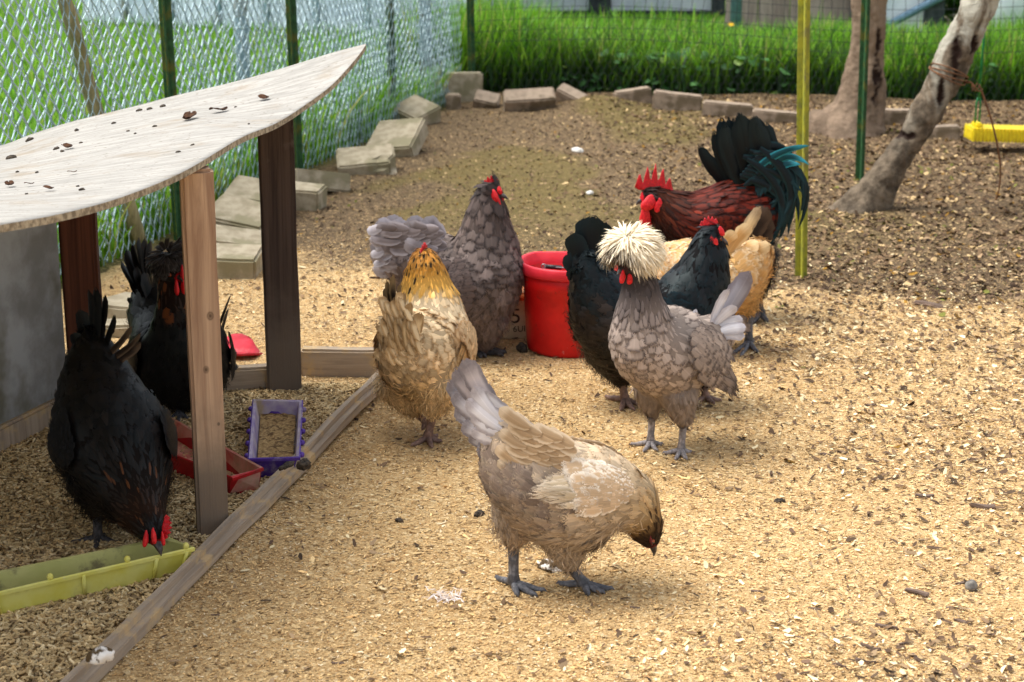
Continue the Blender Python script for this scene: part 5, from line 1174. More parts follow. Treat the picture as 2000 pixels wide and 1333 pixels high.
def trough(name, corners, depth, flare, mo, mi, lab, studs=0, studmat=None, feed=None, tz=None, ribs=None):
    """corners: rim corners (4 Vectors, counter clockwise from above)"""
    c_ = sum(corners, Vector()) / 4; c_.z = 0; rt = thing(name, c_, lab, 'feeding trough')
    r0 = [Vector(q) for q in corners]; cen = sum(r0, Vector()) / 4
    l1 = (r0[1] - r0[0]).normalized(); l2 = (r0[3] - r0[0]).normalized()
    def inset(d, z): 
        o_ = []
        for k_, q in enumerate(r0):
            sx = 1 if k_ in (0, 3) else -1; sy = 1 if k_ in (0, 1) else -1; p_ = q + l1 * d * sx + l2 * d * sy; p_.z = z; o_.append(p_)
        return o_
    zt = r0[0].z
    def rows_of(L_): return np.array([tuple(p_) for q in L_ for p_ in q])
    # outer skin, rolled rim, inner skin
    ro_ = [inset(flare, .002), inset(flare * .15, zt - .006), inset(-.004, zt - .006), inset(-.005, zt), inset(-.002, zt + .002)]
    ri_ = [inset(-.002, zt + .002), inset(.004, zt), inset(flare * .9, .008)]
    def skin(L_, cap):
        V = rows_of(L_); F = []
        for i in range(len(L_) - 1):
            for j in range(4): F.append((i * 4 + j, i * 4 + (j + 1) % 4, (i + 1) * 4 + (j + 1) % 4, (i + 1) * 4 + j))
        k_ = 0 if cap == 0 else (len(L_) - 1) * 4; F.append((k_ + 3, k_ + 2, k_ + 1, k_) if cap == 0 else (k_, k_ + 1, k_ + 2, k_ + 3)); 
        me_ = npmesh('s', V, np.array(F), None, False); bm_ = bmesh.new(); bm_.from_mesh(me_); bmesh.ops.recalc_face_normals(bm_, faces=bm_.faces); return bm_
    link('trough_shell', bm_mesh('trough_shell', skin(ro_, 0)), mo, rt); link('trough_liner', bm_mesh('trough_liner', skin(ri_, 1)), mi, rt)
    if studs:
        for (a_, b_) in ((0, 1), (3, 2)):
            for k_ in range(studs):
                p_ = r0[a_].lerp(r0[b_], (k_ + .5) / studs); out = (p_ - cen); out.z = 0; out = (out - l1 * out.dot(l1)).normalized()
                bm_, _ = lump(None, p_ + out * .006 + Vector((0, 0, -.001)), .0065, (1, 1, .9), seg=10, ring=8); link('stud', bm_mesh('stud', bm_, True), studmat or mo, rt)
    if ribs:
        for k_ in ribs:
            for (a_, b_) in ((0, 1),):
                p_ = r0[a_].lerp(r0[b_], k_); q_ = inset(flare, .004)[a_].lerp(inset(flare, .004)[b_], k_); out = (p_ - cen); out.z = 0; out = (out - l1 * out.dot(l1)).normalized()
                v_, f_ = tube_arrays([p_ + out * .003 - Vector((0, 0, .003)), q_ + out * .002], .0035, 8); link('rib', npmesh('rib', v_, f_), studmat or mo, rt)
    if feed:
        fz, sh = feed; q = inset(flare * (1 - fz / zt) + .006, fz); N_ = 24; V = []
        for i in range(N_):
            for j in range(N_ // 2):
                u_, w_ = i / (N_ - 1), j / (N_ // 2 - 1); p_ = (q[0].lerp(q[1], u_)).lerp(q[3].lerp(q[2], u_), w_); p_.z = fz + .006 * mnoise.noise(p_ * 30) + .004 * mnoise.noise(p_ * 90) - .004; V.append(tuple(p_))
        F = [(i * (N_ // 2) + j, (i + 1) * (N_ // 2) + j, (i + 1) * (N_ // 2) + j + 1, i * (N_ // 2) + j + 1) for i in range(N_ - 1) for j in range(N_ // 2 - 1)]
        me_ = npmesh('f', np.array(V), np.array(F)); tag(link('feed', me_, M_FEED), sh, 'feed')
    return rt
zt = .05
trough('feed_trough', [G(488, 896, zt), G(582, 893, zt), G(588, 786, zt), G(496, 783, zt)][0:1] + [G(582, 893, zt), G(588, 784, zt), G(497, 782, zt)], zt, .014, M_PURPLE, M_PURPIN, 'purple plastic feed trough half full of crumbs beside the dark post', 0, None, (.026, 'tan crumbs of feed lying in the purple trough'))
pr_ = bpy.data.objects['feed_trough']
a0, a1, b0, b1 = G(488, 896, zt), G(497, 782, zt), G(582, 893, zt), G(588, 784, zt)
for (a_, b_, sg_) in ((a0, a1, -1), (b0, b1, 1)):
    for k_ in range(5):
        p_ = a_.lerp(b_, .06 + .2 * k_); bm_, _ = lump(None, p_ + Vector((sg_ * .007, 0, -.003)), .006, (1, 1.1, 1), seg=10, ring=8); link('stud', bm_mesh('stud', bm_, True), M_PURPLE, pr_)
trough('feed_trough', [G(300, 872, .05), G(452, 932, .05), G(512, 915, .05), G(325, 812, .05)], .05, .014, M_TRED, M_TREDIN, 'red plastic feed trough lying behind the pale front post', 0, None, None)
trough('feed_trough', [G(-70, 1172, .05), G(376, 1070, .05), G(324, 1052, .05), G(-60, 1130, .05)], .05, .012, M_YEL, M_YELIN, 'long yellow green feed trough in front of the pecking black hen', 0, M_YEL, None, ribs=(.12, .5, .83, .97))
yt = bpy.data.objects['feed_trough.002']
for k_ in (.13, .36, .70, .97):
    p_ = G(-70, 1172, .05).lerp(G(376, 1070, .05), k_); bm_, _ = lump(None, p_ + Vector((0, 0, .006)), .0055, (1, 1, 1.2), seg=10, ring=8); link('stud', bm_mesh('stud', bm_, True), M_YEL, yt)
# red plastic scrap
def sheet_patch(pix, z, th=.006):
    bm_ = bmesh.new(); vs = [bm_.verts.new(G(px, py, z)) for px, py in pix]; f_ = bm_.faces.new(vs); bmesh.ops.triangulate(bm_, faces=[f_]); bmesh.ops.subdivide_edges(bm_, edges=bm_.edges[:], cuts=3, use_grid_fill=False)
    bmesh.ops.recalc_face_normals(bm_, faces=bm_.faces)
    for v_ in bm_.verts: v_.co.z += .02 * (mnoise.noise(v_.co * 11) + .35) + .004 * mnoise.noise(v_.co * 50)
    bmesh.ops.solidify(bm_, geom=bm_.faces[:], thickness=th); return bm_mesh('p', bm_, True)
M_PINKR = plastic('faded_red_sheet', lin(204, 40, 58), lin(186, 24, 44), lin(220, 130, 130), .6, .55, .75)
tag(link('plastic_scrap', sheet_patch([(405, 668), (440, 662), (458, 655), (476, 664), (500, 678), (514, 686), (498, 696), (470, 700), (440, 700), (400, 690)], .012), M_PINKR), 'crumpled faded red plastic scrap on the sawdust behind the pale post', 'scrap')

# small things lying about
def ground_lump(name, px, py, r, sc, mat, lab, cat, grp=None, amp=.3, rz=None, z=None):
    p_ = G(px, py, 0 if z is None else z); zz_ = float(ground_z(np.array([p_.x]), np.array([p_.y]))[0]) if z is None else z
    R = r * S(1, p_.y, 0); o_ = lay(name, blob_mesh(name, R, sc, amp, 3), mat, Vector((p_.x, p_.y, zz_ + R * sc[2] * .45)), (0, 0, 1), lab, cat, grp, rz); return o_
ground_lump('dropping', 195, 1290, 26, (1.0, .75, .7), M_CLUMP, 'white and brown dropping on the near end of the ground beam', 'dropping', None, .25, z=.062)
ground_lump('dirt_clump', 594, 915, 15, (1, .8, .9), M_DROP, 'dark dirt clump stuck on the ground beam beside the purple trough', 'clump', None, .45, z=.066)
ground_lump('dirt_clump', 560, 913, 14, (1.8, .5, .4), M_DROP, 'flat brown crust on the ground beam above the purple trough', 'clump', None, .45, z=.064)
M_STONE = mottled('grey_stone', lin(92, 88, 84), lin(132, 126, 116), 60, .8, .4, .003); M_BARKC = wood('bark_chip_wood', lin(92, 76, 66), lin(134, 112, 96), None, axis=0, ring=90)
M_SHELL = mottled('chalky_white', lin(232, 230, 224), lin(200, 196, 186), 60, .7, .2, .001)
ground_lump('stone', 1128, 296, 13, (1.2, .6, .45), M_SHELL, 'chalky white stone on the soil before the bricks', 'stone', None, .2)
ground_lump('stone', 1897, 1152, 15, (1.0, .8, .9), M_STONE, 'round grey stone with a pale top at the right', 'stone', None, .15)
ground_lump('stone', 1020, 685, 15, (1.3, .7, .7), M_DROP, 'dark clod beside the foot of the red bucket', 'clod', None, .3)
ground_lump('stone', 1152, 382, 8, (1, .8, .6), M_SHELL, 'small pale stone between the blue grey hen and rooster', 'stone', None, .2)
ground_lump('dirt_clump', 936, 1008, 10, (1.2, .8, .7), M_DROP, 'black crumb just left of the pecking hen', 'clump', None, .4)
ground_lump('dirt_clump', 1075, 1112, 24, (1.2, .7, .45), M_CLUMP, 'olive brown dropping between the feet of the pecking hen', 'dropping', None, .4)
ground_lump('dirt_clump', 780, 1020, 8, (1.2, .8, .7), M_DROP, 'small dark crumb in the sawdust left of the pecking hen', 'clump', None, .4)
ground_lump('dirt_clump', 1522, 982, 8, (1.4, .7, .6), M_DROP, 'small dark crumb right of the pecking hen', 'clump', None, .4)
fz = G(872, 1172); n = 70
an = rng.random(n) * 2 * math.pi; Pt = np.tile(np.array([fz.x, fz.y, .008]), (n, 1)) + .012 * rng.standard_normal((n, 3)) * np.array([1, 1, .2]); D_ = np.stack([np.cos(an), np.sin(an) * .7, .06 + .12 * rng.random(n)], 1); D_ /= np.linalg.norm(D_, axis=1)[:, None]
N_ = np.tile(np.array([0, -.3, 1.0]), (n, 1)); L_ = .010 + .012 * rng.random(n); cw2 = pal(n, [lin(226, 214, 206), lin(200, 176, 150)], [3, 1]); fb_ = feather_batch(Pt, N_, D_, L_, L_ * .07, cw2, cw2, .25, -.2, PR_H)
tag(link('loose_feather', feather_mesh('loose_feather', [fb_]), M_FEATHER), 'fluffy white feather tuft lying on the sawdust before the pecking hen', 'feather')
chips = [(1918, 992, 26, 'long dark bark chip lying at the right edge'), (1790, 1163, 26, 'long brown bark chip left of the round grey stone'), (1876, 1142, 13, 'bark chip touching the round grey stone'), (1805, 972, 18, 'grey bark chip above the long dark one'), (1730, 1228, 22, None), (1860, 1190, 14, None), (1876, 1215, 14, None), (1700, 1270, 20, None), (1790, 1290, 22, None), (1765, 1262, 16, None), (1690, 1298, 20, None), (1640, 1306, 15, None), (1590, 1192, 12, 'curled brown bark chip nearest the yard middle'), (1478, 1158, 12, None), (1812, 606, 26, 'dark bark chip on the mulch at mid right'), (1610, 890, 12, None), (1642, 886, 14, None), (1660, 668, 12, None), (1935, 690, 12, None), (1700, 795, 12, None), (740, 548, 16, None), (1240, 1190, 10, None), (660, 1298, 14, None), (420, 1206, 9, None), (1560, 1250, 10, None)]
for q, (px, py, r, lb) in enumerate(chips):
    p_ = G(px, py); R = r * S(1, p_.y, 0); bm_ = box_bm(R * 2, R * (.45 + .3 * random.random()), R * .3, R * .08, 0)
    bmesh.ops.subdivide_edges(bm_, edges=bm_.edges[:], cuts=2, use_grid_fill=True); sd_ = Vector((q * 3.1, 1, 2))
    for v_ in bm_.verts:
        v_.co += mnoise.noise_vector(v_.co * (1.1 / R) + sd_) * R * .28; v_.co.y *= 1 - .5 * abs(v_.co.x / R) ** 2 * .6
    zz_ = float(ground_z(np.array([p_.x]), np.array([p_.y]))[0])
    lay('bark_chip', bm_mesh('bark_chip', bm_), M_BARKC, Vector((p_.x, p_.y, zz_ - R * .04)), (.1 * random.random(), .1, 1), lb or 'grey brown bark chip lying on the tan sawdust', 'bark chip', 'bark chips on the sawdust', random.random() * 1.2 - .4)

# ================================================================== THE FLOCK
def TF(lst, base, edge, W=26, bend=6, shape='round'):
    return [(a[0], a[1], a[2], a[3], a[4], a[5], (a[6] if len(a) > 6 else W), (a[7] if len(a) > 7 else bend), base, edge, shape) for a in lst]

def coverts(n, quad, d, L, W, dY, base, edge):
    o = []; q = [np.array(p, float) for p in quad]
    for k in range(n):
        u, v = (k * .618) % 1, (k + .5) / n; p = (q[0] * (1 - u) + q[1] * u) * (1 - v) + (q[3] * (1 - u) + q[2] * u) * v
        l = L * (.85 + .3 * random.random()); e = p + np.array(d) * l + np.array([random.gauss(0, .08), random.gauss(0, .08)]) * l
        o.append((p[0], p[1], dY, e[0], e[1], dY + .006, W * (.85 + .3 * random.random()), 3))
    return TF(o, base, edge, W, 3, 'wide')
# ---- A: pecking hen, front
lav, lav2 = lin(204, 200, 204), lin(132, 124, 126)  # lav2 puts the shadow between tail feathers into the vane edges
build_hen('pecking_hen', 'buff and taupe hen bent down pecking the sawdust, lavender tail raised, nearest the camera', 'hen', dict(
    Y=2.80, yaw=0,
    spine=[(950, 812, 0, 22, 28), (985, 852, 0, 52, 55), (1030, 922, 0, 84, 93), (1100, 968, 0, 94, 110), (1172, 972, 0, 86, 98), (1226, 985, 0, 60, 68), (1254, 1018, 0, 38, 43), (1266, 1044, 0, 28, 31), (1275, 1066, 0, 14, 15)],
    wattles=[(1271, 1052, -.022, 9, 13, 0, M_DULLRED), (1271, 1052, .022, 9, 13, 0, M_DULLRED)],
    legs=[dict(foot=(1003, 1150), hip=(1015, 985, 58), hock=(1003, 1062, 20), r=11, toes=[(1068, 1156), (1050, 1166), (1012, 1166), (966, 1128)], mat=M_LEG_SLATE),
          dict(foot=(1140, 1152), hip=(1105, 1030, 62), hock=(1112, 1104, 21), r=11, toes=[(1200, 1152), (1182, 1160), (1150, 1164), (1086, 1140)], mat=M_LEG_SLATE)],
    legmat=M_LEG_SLATE, base=[(0, lin(172, 158, 146)), (.3, lin(188, 168, 144)), (.5, lin(202, 180, 150)), (.64, lin(196, 168, 126)), (.71, lin(160, 126, 80)), (.78, lin(92, 66, 40)), (.85, lin(54, 38, 27)), (.93, lin(44, 32, 25))],
    edge=[(0, lin(206, 188, 166)), (.35, lin(214, 190, 158)), (.55, lin(222, 198, 164)), (.66, lin(206, 172, 122)), (.76, lin(120, 88, 50)), (.84, lin(60, 44, 30)), (.9, lin(46, 34, 26))],
    fluff=lin(176, 158, 136), downk=6, lowb=.05, speck=(.68, .84, .35, lin(62, 45, 30)), hwid=.17, fscale=.78, face=.925, facecol=lin(92, 34, 34), beakmat=M_BEAK, hs=1.15,
    patches=[(1000, 955, 66, lin(140, 124, 112), lin(170, 152, 136)), (1065, 985, 62, lin(128, 112, 100), lin(164, 146, 128)), (1020, 1040, 50, lin(160, 140, 118), lin(176, 156, 134))],
    wing=dict(sh=(1250, 912, -.05), tip=(1042, 938, -.05), h=74, rows=12, nb=17, cov=.085, reach=.55, fl=1.0, base=lin(204, 176, 142), edge=lin(236, 224, 206), fbase=lin(206, 186, 154), fedge=lin(222, 206, 182)),
    tail=TF([(962, 835, .02, 876, 742, .02), (965, 838, .0, 884, 765, .01), (968, 842, .02, 890, 795, .02), (968, 848, 0, 902, 826, .0), (972, 855, .02, 915, 850, .02), (975, 862, .0, 930, 880, .0)], lav, lav2, 19, 5, 'wide')
        + TF([(972, 815, -.01, 906, 700, -.01, 22), (968, 820, .01, 888, 718, .0, 20)], lin(196, 184, 182), lav2, 20, 4, 'wide')
        + TF([(985, 830, -.03, 925, 755, -.035), (985, 840, -.035, 912, 780, -.04), (990, 850, -.035, 922, 808, -.04), (985, 860, -.035, 922, 838, -.035), (1000, 812, -.02, 935, 768, -.03)], lin(222, 219, 222), lin(166, 159, 162), 17, 4, 'wide')
        + coverts(34, [(1035, 835), (1140, 868), (1110, 935), (1010, 930)], (-.86, -.5), 58, 14, -.062, lin(176, 148, 114), lin(214, 192, 162))
        + TF([(985, 895, .0, 935, 905, 0), (990, 910, -.01, 950, 930, -.01), (1000, 915, -.03, 958, 905, -.03), (1005, 930, -.03, 968, 945, -.03)], lin(156, 138, 130), lin(176, 158, 150), 15, 3),
    comb=dict(at=(1278, 1042, 0), len=.018, h=.008, th=.003, points=4, mat=M_DULLRED)))

# ---- B: polish hen with the white crest
gr1, gr2 = lin(166, 150, 138), lin(104, 90, 82)
build_hen('crested_hen', 'grey laced hen with a big cream white pom-pom crest standing in the middle', 'hen', dict(
    Y=3.545, yaw=222,
    spine=[(1425, 642, .09, 18, 24), (1398, 655, .07, 44, 44), (1352, 682, .04, 72, 74), (1302, 688, 0, 84, 89), (1262, 662, -.035, 72, 78), (1252, 604, -.05, 50, 52), (1250, 556, -.055, 36, 37), (1240, 515, -.06, 33, 33), (1225, 520, -.075, 23, 23), (1214, 527, -.09, 11, 10)],
    legs=[dict(foot=(1270, 872), hip=(1272, 752, 38), hock=(1274, 808, 15), r=7.5, toes=[(1230, 869), (1256, 884), (1284, 882), (1296, 868)]),
          dict(foot=(1330, 887), hip=(1325, 765, 42), hock=(1335, 828, 15), r=7.5, toes=[(1293, 886), (1318, 899), (1342, 899), (1352, 884)])],
    legmat=M_LEG_GREY, base=[(0, gr1), (.35, lin(170, 154, 142)), (.47, lin(182, 165, 153)), (.56, lin(132, 120, 115)), (.64, lin(84, 77, 77)), (.78, lin(66, 60, 60)), (1, lin(60, 54, 54))],
    edge=[(0, gr2), (.4, lin(112, 99, 92)), (.5, lin(108, 97, 92)), (.58, lin(58, 52, 52)), (.8, lin(36, 33, 35))],
    fluff=lin(142, 126, 112), face=.93, facecol=lin(70, 40, 38), jit=.12, lowb=-.9, downk=2, hackle_t=.53, flen=[(0, .04), (.4, .030), (.55, .026), (.7, .024), (.85, .016), (1, .01)], space=.42, wid=.5, hwid=.2,
    wing=dict(sh=(1325, 655, -.03), tip=(1402, 752, .07), h=48, base=lin(160, 144, 132), edge=lin(104, 92, 86), fbase=lin(140, 126, 116), fedge=lin(88, 78, 74), rows=7),
    tail=TF([(1395, 640, .05, 1466, 530, .10, 22, -4), (1392, 640, .06, 1448, 545, .13, 18, -4)], lin(148, 144, 150), lin(118, 110, 114), 20, -3, 'wide')
        + TF([(1390, 640, .03, 1425, 565, .04, 11), (1400, 645, .03, 1452, 625, .03, 12), (1405, 650, .02, 1458, 640, .02, 12), (1402, 655, .02, 1455, 658, .02, 11), (1395, 640, .03, 1440, 600, .03, 12)], lin(220, 217, 221), lin(190, 184, 188), 12, 4, 'wide')
        + TF([(1352, 640, .06, 1360, 604, .07, 7)], lin(240, 238, 240), lin(226, 222, 224), 7, 0)
        + TF([(1385, 665, .02, 1422, 700, .03), (1372, 670, .02, 1412, 720, .03), (1390, 655, .03, 1425, 682, .04)], lin(150, 136, 126), lin(96, 86, 80), 12, 4),
    wattles=[(1216, 541, -.10, 8, 13, 0, M_COMB2), (1232, 541, -.085, 11, 14, 0, M_COMB2)], hs=1.1,
    crest=dict(at=(1236, 493, -.055), n=4600, r0=52, len=33, axis=(-.1, -.15, 1), min=-.34, base=lin(246, 234, 208), edge=lin(240, 222, 188), w=.048, droop=.3, flow=.85, open=(-.6, -.62, -.5), opencos=.74, pointed=1, dark=lin(70, 56, 44), dark_dir=np.array([-.62, -.66, -.3]))))

# ---- C: black hen behind
bk, bke = lin(22, 21, 22), lin(20, 27, 30)  # bke puts a slight teal sheen into the feather edge colour
build_hen('black_hen', 'glossy black hen facing right behind the crested hen, brown downy rump', 'hen', dict(
    Y=3.87, yaw=5,
    spine=[(1150, 520, -.02, 24, 32), (1166, 570, -.01, 58, 58), (1205, 625, 0, 84, 90), (1268, 640, 0, 94, 104), (1335, 612, 0, 86, 92), (1368, 548, 0, 62, 62), (1382, 498, 0, 42, 42), (1391, 463, 0, 27, 28), (1402, 466, 0, 17, 18), (1411, 470, 0, 8, 9)],
    legs=[dict(foot=(1220, 790), hip=(1192, 668, 58), hock=(1214, 738, 22), r=9, toes=[(1180, 776), (1240, 803), (1212, 803), (1256, 792)]),
          dict(foot=(1378, 784), hip=(1330, 690, 50), hock=(1372, 742, 18), r=8, toes=[(1410, 784), (1396, 790), (1352, 788)])],
    legmat=M_LEG_PINK, base=[(0, bk), (1, lin(22, 20, 22))], edge=[(0, bke), (.5, lin(18, 30, 34)), (1, lin(18, 20, 22))], fluff=lin(46, 36, 30), mat=M_BLACKF, face=.93, facecol=lin(170, 28, 36), jit=.25,
    patches=[(1180, 660, 60, lin(50, 40, 34), lin(46, 36, 30))],
    tail=TF([(1165, 545, .0, 1140, 425, .02, 22), (1160, 540, .0, 1160, 420, .0, 24), (1170, 545, .02, 1182, 432, .0, 22), (1155, 545, -.02, 1120, 455, -.02, 22), (1150, 555, -.02, 1112, 492, -.02, 20), (1155, 560, -.03, 1118, 520, -.03, 20), (1180, 560, .01, 1196, 462, 0, 20), (1160, 580, -.03, 1122, 560, -.03, 18)], lin(20, 18, 20), lin(20, 28, 30), 22, 5, 'wide'),
    wing=dict(sh=(1345, 610, -.08), tip=(1200, 620, -.08), h=60, base=lin(20, 20, 22), edge=lin(16, 32, 38)),
    comb=dict(at=(1385, 440, 0), len=.034, h=.022, th=.004, points=5, up=(.1, 0, 1), fwd=(1, 0, .1)), wattles=[(1404, 487, -.012, 8, 17, 0), (1405, 487, .012, 7, 16, 0), (1394, 470, -.03, 9, 13, 0), (1408, 452, -.02, 8, 9, 0)], hs=1.1))

# ---- D: buff hen behind the black one
bu, bu2 = lin(206, 160, 100), lin(222, 188, 138)
build_hen('buff_hen', 'golden buff hen with dark tail, mostly hidden behind the black hen', 'hen', dict(
    Y=4.33, yaw=180,
    spine=[(1482, 482, 0, 20, 28), (1462, 505, 0, 48, 50), (1420, 540, 0, 68, 72), (1360, 548, 0, 76, 80), (1305, 552, 0, 68, 72), (1268, 590, 0, 44, 44), (1252, 625, 0, 28, 28), (1247, 645, 0, 20, 20), (1242, 660, 0, 9, 9)],
    legs=[dict(foot=(1462, 678), hip=(1448, 580, 40), hock=(1464, 606, 14), r=8, toes=[(1430, 692), (1446, 698), (1482, 692), (1472, 668)], mat=M_LEG_SLATE), dict(foot=(1400, 678), hip=(1395, 580, 40), hock=(1400, 612, 14), r=8, toes=[(1370, 690), (1385, 696), (1412, 690)], mat=M_LEG_SLATE)],
    legmat=M_LEG_SLATE, base=[(0, bu), (.5, lin(222, 172, 108)), (.75, lin(206, 148, 84)), (1, lin(150, 96, 50))], edge=[(0, bu2), (.5, lin(236, 212, 176)), (1, lin(180, 130, 76))], fluff=lin(214, 172, 112), face=.93, hs=1.0,
    tail=TF([(1455, 490, 0, 1500, 405, 0, 22), (1462, 495, .02, 1508, 428, .02, 20), (1462, 500, .02, 1508, 452, .02, 18)], lin(48, 38, 33), lin(78, 62, 50), 22, 5, 'wide')
        + TF([(1440, 495, -.03, 1486, 404, -.02, 12)], lin(200, 172, 128), lin(150, 126, 96), 12, 4, 'wide')
        + TF([(1420, 500, -.05, 1468, 440, -.04), (1420, 505, -.05, 1484, 475, -.04), (1425, 520, -.05, 1500, 500, -.04), (1430, 530, -.05, 1496, 520, -.04), (1435, 545, -.05, 1494, 545, -.04), (1430, 560, -.05, 1486, 572, -.04), (1400, 500, -.05, 1440, 455, -.05), (1440, 515, -.05, 1506, 478, -.04)], bu, lin(232, 200, 150), 15, 4, 'wide')))

# ---- E: rooster
build_hen('rooster', 'black and mahogany rooster with tall red comb and arching teal black tail', 'rooster', dict(
    Y=4.72, yaw=180, voxel=.008,
    spine=[(1508, 400, 0, 24, 30), (1486, 412, 0, 56, 58), (1440, 428, 0, 74, 76), (1385, 436, 0, 78, 72), (1338, 428, 0, 60, 58), (1305, 410, 0, 42, 44), (1283, 396, 0, 30, 32), (1268, 388, 0, 25, 26), (1256, 391, 0, 15, 15)],
    legs=[dict(foot=(1484, 622), hip=(1470, 490, 46), hock=(1480, 570, 20), r=9, toes=[(1456, 628), (1468, 634), (1500, 630)]), dict(foot=(1425, 626), hip=(1420, 490, 46), hock=(1424, 560, 20), r=9, toes=[(1398, 632), (1410, 638), (1442, 632)])],
    legmat=M_LEG_DARK, base=[(0, lin(54, 18, 12)), (.25, lin(96, 28, 13)), (.45, lin(88, 28, 13)), (.55, lin(70, 28, 13)), (.7, lin(74, 34, 15)), (.82, lin(56, 24, 14)), (.9, lin(26, 16, 14)), (1, lin(20, 14, 14))],
    edge=[(0, lin(30, 18, 18)), (.3, lin(44, 18, 12)), (.5, lin(26, 16, 13)), (.7, lin(26, 16, 14)), (1, lin(16, 12, 12))], fluff=lin(22, 20, 20), speck=(.12, .32, .14, lin(26, 40, 44)), mat=M_FEATHER, tailmat=M_BLACKF, jit=.35, face=.90, facecol=lin(196, 22, 40),
    flen=[(0, .045), (.45, .042), (.62, .042), (.8, .032), (.92, .014), (1, .008)], wid=.2, hackle_t=.45, hwid=.12, hs=1.35,
    tail=TF([(1480, 420, .02, 1363, 281, .02, 13, 10), (1474, 410, .02, 1394, 255, .01, 13, 12), (1474, 410, .03, 1384, 300, .03, 11, 8)] + [(1470 + 2 * k, 398, .03 * math.sin(k * 2.1), 1408 + 5.4 * k + 5 * math.sin(k * 5.3), 243 - 17 * math.sin(math.pi * (k + .8) / 17) + 8 * math.sin(k * 3.7 + 1), .04 * math.sin(k * 2.1), 13 + 2.5 * (k % 3), 13 - 1.6 * k) for k in range(17)], lin(13, 12, 14), lin(18, 26, 28), 14, 5, 'round')
        + TF([(1448 + 1.6 * k, 380 - (k * 37 % 95), -.02 - .012 * (k % 4), 1482 + (k * 29 % 92), 400 + (k * 41 % 96) - (k * 29 % 92) * .55, -.03 - .015 * (k % 4), 7 + (k % 3) * 1.6, 24 + (k * 13 % 34)) for k in range(34)], lin(13, 15, 17), lin(15, 38, 40), 12, 40, 'sickle')
        + TF([(1445 + 5 * k, 345 - 6 * k, -.05, 1476 + 9 * k, 390 - 5 * k, -.06, 11, 22) for k in range(7)], lin(14, 16, 18), lin(15, 40, 42), 12, 20, 'sickle')
        + TF([(1478, 330, -.05, 1582, 285, -.09, 8, 10), (1500, 335, -.05, 1580, 322, -.09, 8, 22), (1505, 340, -.05, 1564, 322, -.07, 9, 10)], lin(20, 66, 74), lin(44, 128, 140), 9, 20, 'sickle'),
    wing=dict(sh=(1375, 445, -.08), tip=(1475, 465, -.08), h=36, base=lin(92, 30, 14), edge=lin(36, 16, 12), fbase=lin(24, 20, 20), fedge=lin(20, 30, 34)),
    comb=dict(at=(1277, 372, 0), len=.085, h=.075, th=.006, points=5, cut=.8, up=(.25, 0, 1), fwd=(-1, 0, .05)),
    wattles=[(1262, 420, -.02, 13, 27, 0), (1266, 420, .02, 13, 26, 0), (1287, 402, -.04, 9, 14, 0), (1268, 396, -.035, 16, 15, 0)]))

# ---- F: big blue-grey hen
bl, bl2 = lin(126, 112, 106), lin(78, 68, 66)
build_hen('fluffy_grey_hen', 'big fluffy blue-grey hen facing right beside the red bucket', 'hen', dict(
    Y=4.36, yaw=-14, voxel=.008,
    spine=[(772, 482, .03, 30, 38), (800, 500, .02, 60, 60), (850, 535, .02, 84, 86), (905, 565, 0, 100, 104), (942, 535, -.02, 90, 80), (950, 470, -.02, 64, 60), (952, 418, -.02, 44, 42), (960, 380, -.02, 27, 28), (972, 381, -.025, 18, 18), (981, 383, -.03, 8, 8)],
    legs=[dict(foot=(930, 690), hip=(915, 600, 72), hock=(928, 668, 34), r=9, toes=[(965, 694), (950, 699), (905, 694), (940, 700)]), dict(foot=(958, 692), hip=(944, 610, 54), hock=(948, 668, 24), r=9, toes=[(990, 690), (984, 697), (950, 692)])],
    legmat=M_LEG_DARK, base=[(0, lin(140, 128, 126)), (.2, bl), (.5, lin(122, 108, 102)), (.62, lin(98, 84, 78)), (.78, lin(80, 68, 64)), (.9, lin(52, 44, 42)), (1, lin(44, 36, 34))], edge=[(0, lin(110, 98, 98)), (.2, bl2), (.5, bl2), (.7, lin(60, 52, 50)), (1, lin(40, 34, 34))],
    fluff=lin(124, 110, 106), face=.94, facecol=lin(180, 30, 44), jit=.2, flen=[(0, .05), (.3, .046), (.5, .042), (.66, .036), (.8, .03), (.92, .014), (1, .008)], space=.36, wid=.55, hwid=.36, lift=.22,
    tail=TF([(800, 470, 0, 735, 430, 0), (805, 480, 0, 725, 450, 0), (805, 490, 0, 722, 475, 0), (808, 500, 0, 722, 500, 0), (812, 510, 0, 726, 525, 0), (815, 465, .02, 755, 424, .02), (825, 470, -.03, 765, 432, -.03), (830, 480, -.04, 756, 462, -.04), (830, 495, -.04, 752, 495, -.04), (835, 510, -.04, 765, 528, -.04), (850, 470, -.04, 790, 435, -.05), (855, 490, -.06, 790, 470, -.06), (860, 510, -.06, 795, 510, -.07), (840, 460, 0, 800, 424, 0), (870, 460, -.03, 830, 425, -.03)], lin(142, 132, 134), lin(184, 176, 180), 19, 5, 'wide') + coverts(46, [(775, 445), (870, 440), (880, 525), (790, 530)], (-.9, -.12), 48, 12, -.055, lin(136, 124, 122), lin(176, 166, 168)) + coverts(22, [(745, 440), (770, 440), (775, 520), (750, 520)], (-.8, .25), 30, 9, -.05, lin(172, 164, 168), lin(198, 192, 196)),
    wing=dict(sh=(925, 540, -.10), tip=(815, 575, -.06), h=62, base=lin(112, 98, 94), edge=lin(76, 66, 64)),
    comb=dict(at=(959, 358, -.02), len=.03, h=.020, th=.005, points=4, up=(.15, 0, 1), fwd=(1, 0, .25)), wattles=[(971, 394, -.045, 7, 12, 0), (964, 383, -.048, 10, 13, 0), (975, 372, -.04, 6, 8, 0)], hs=1.05))

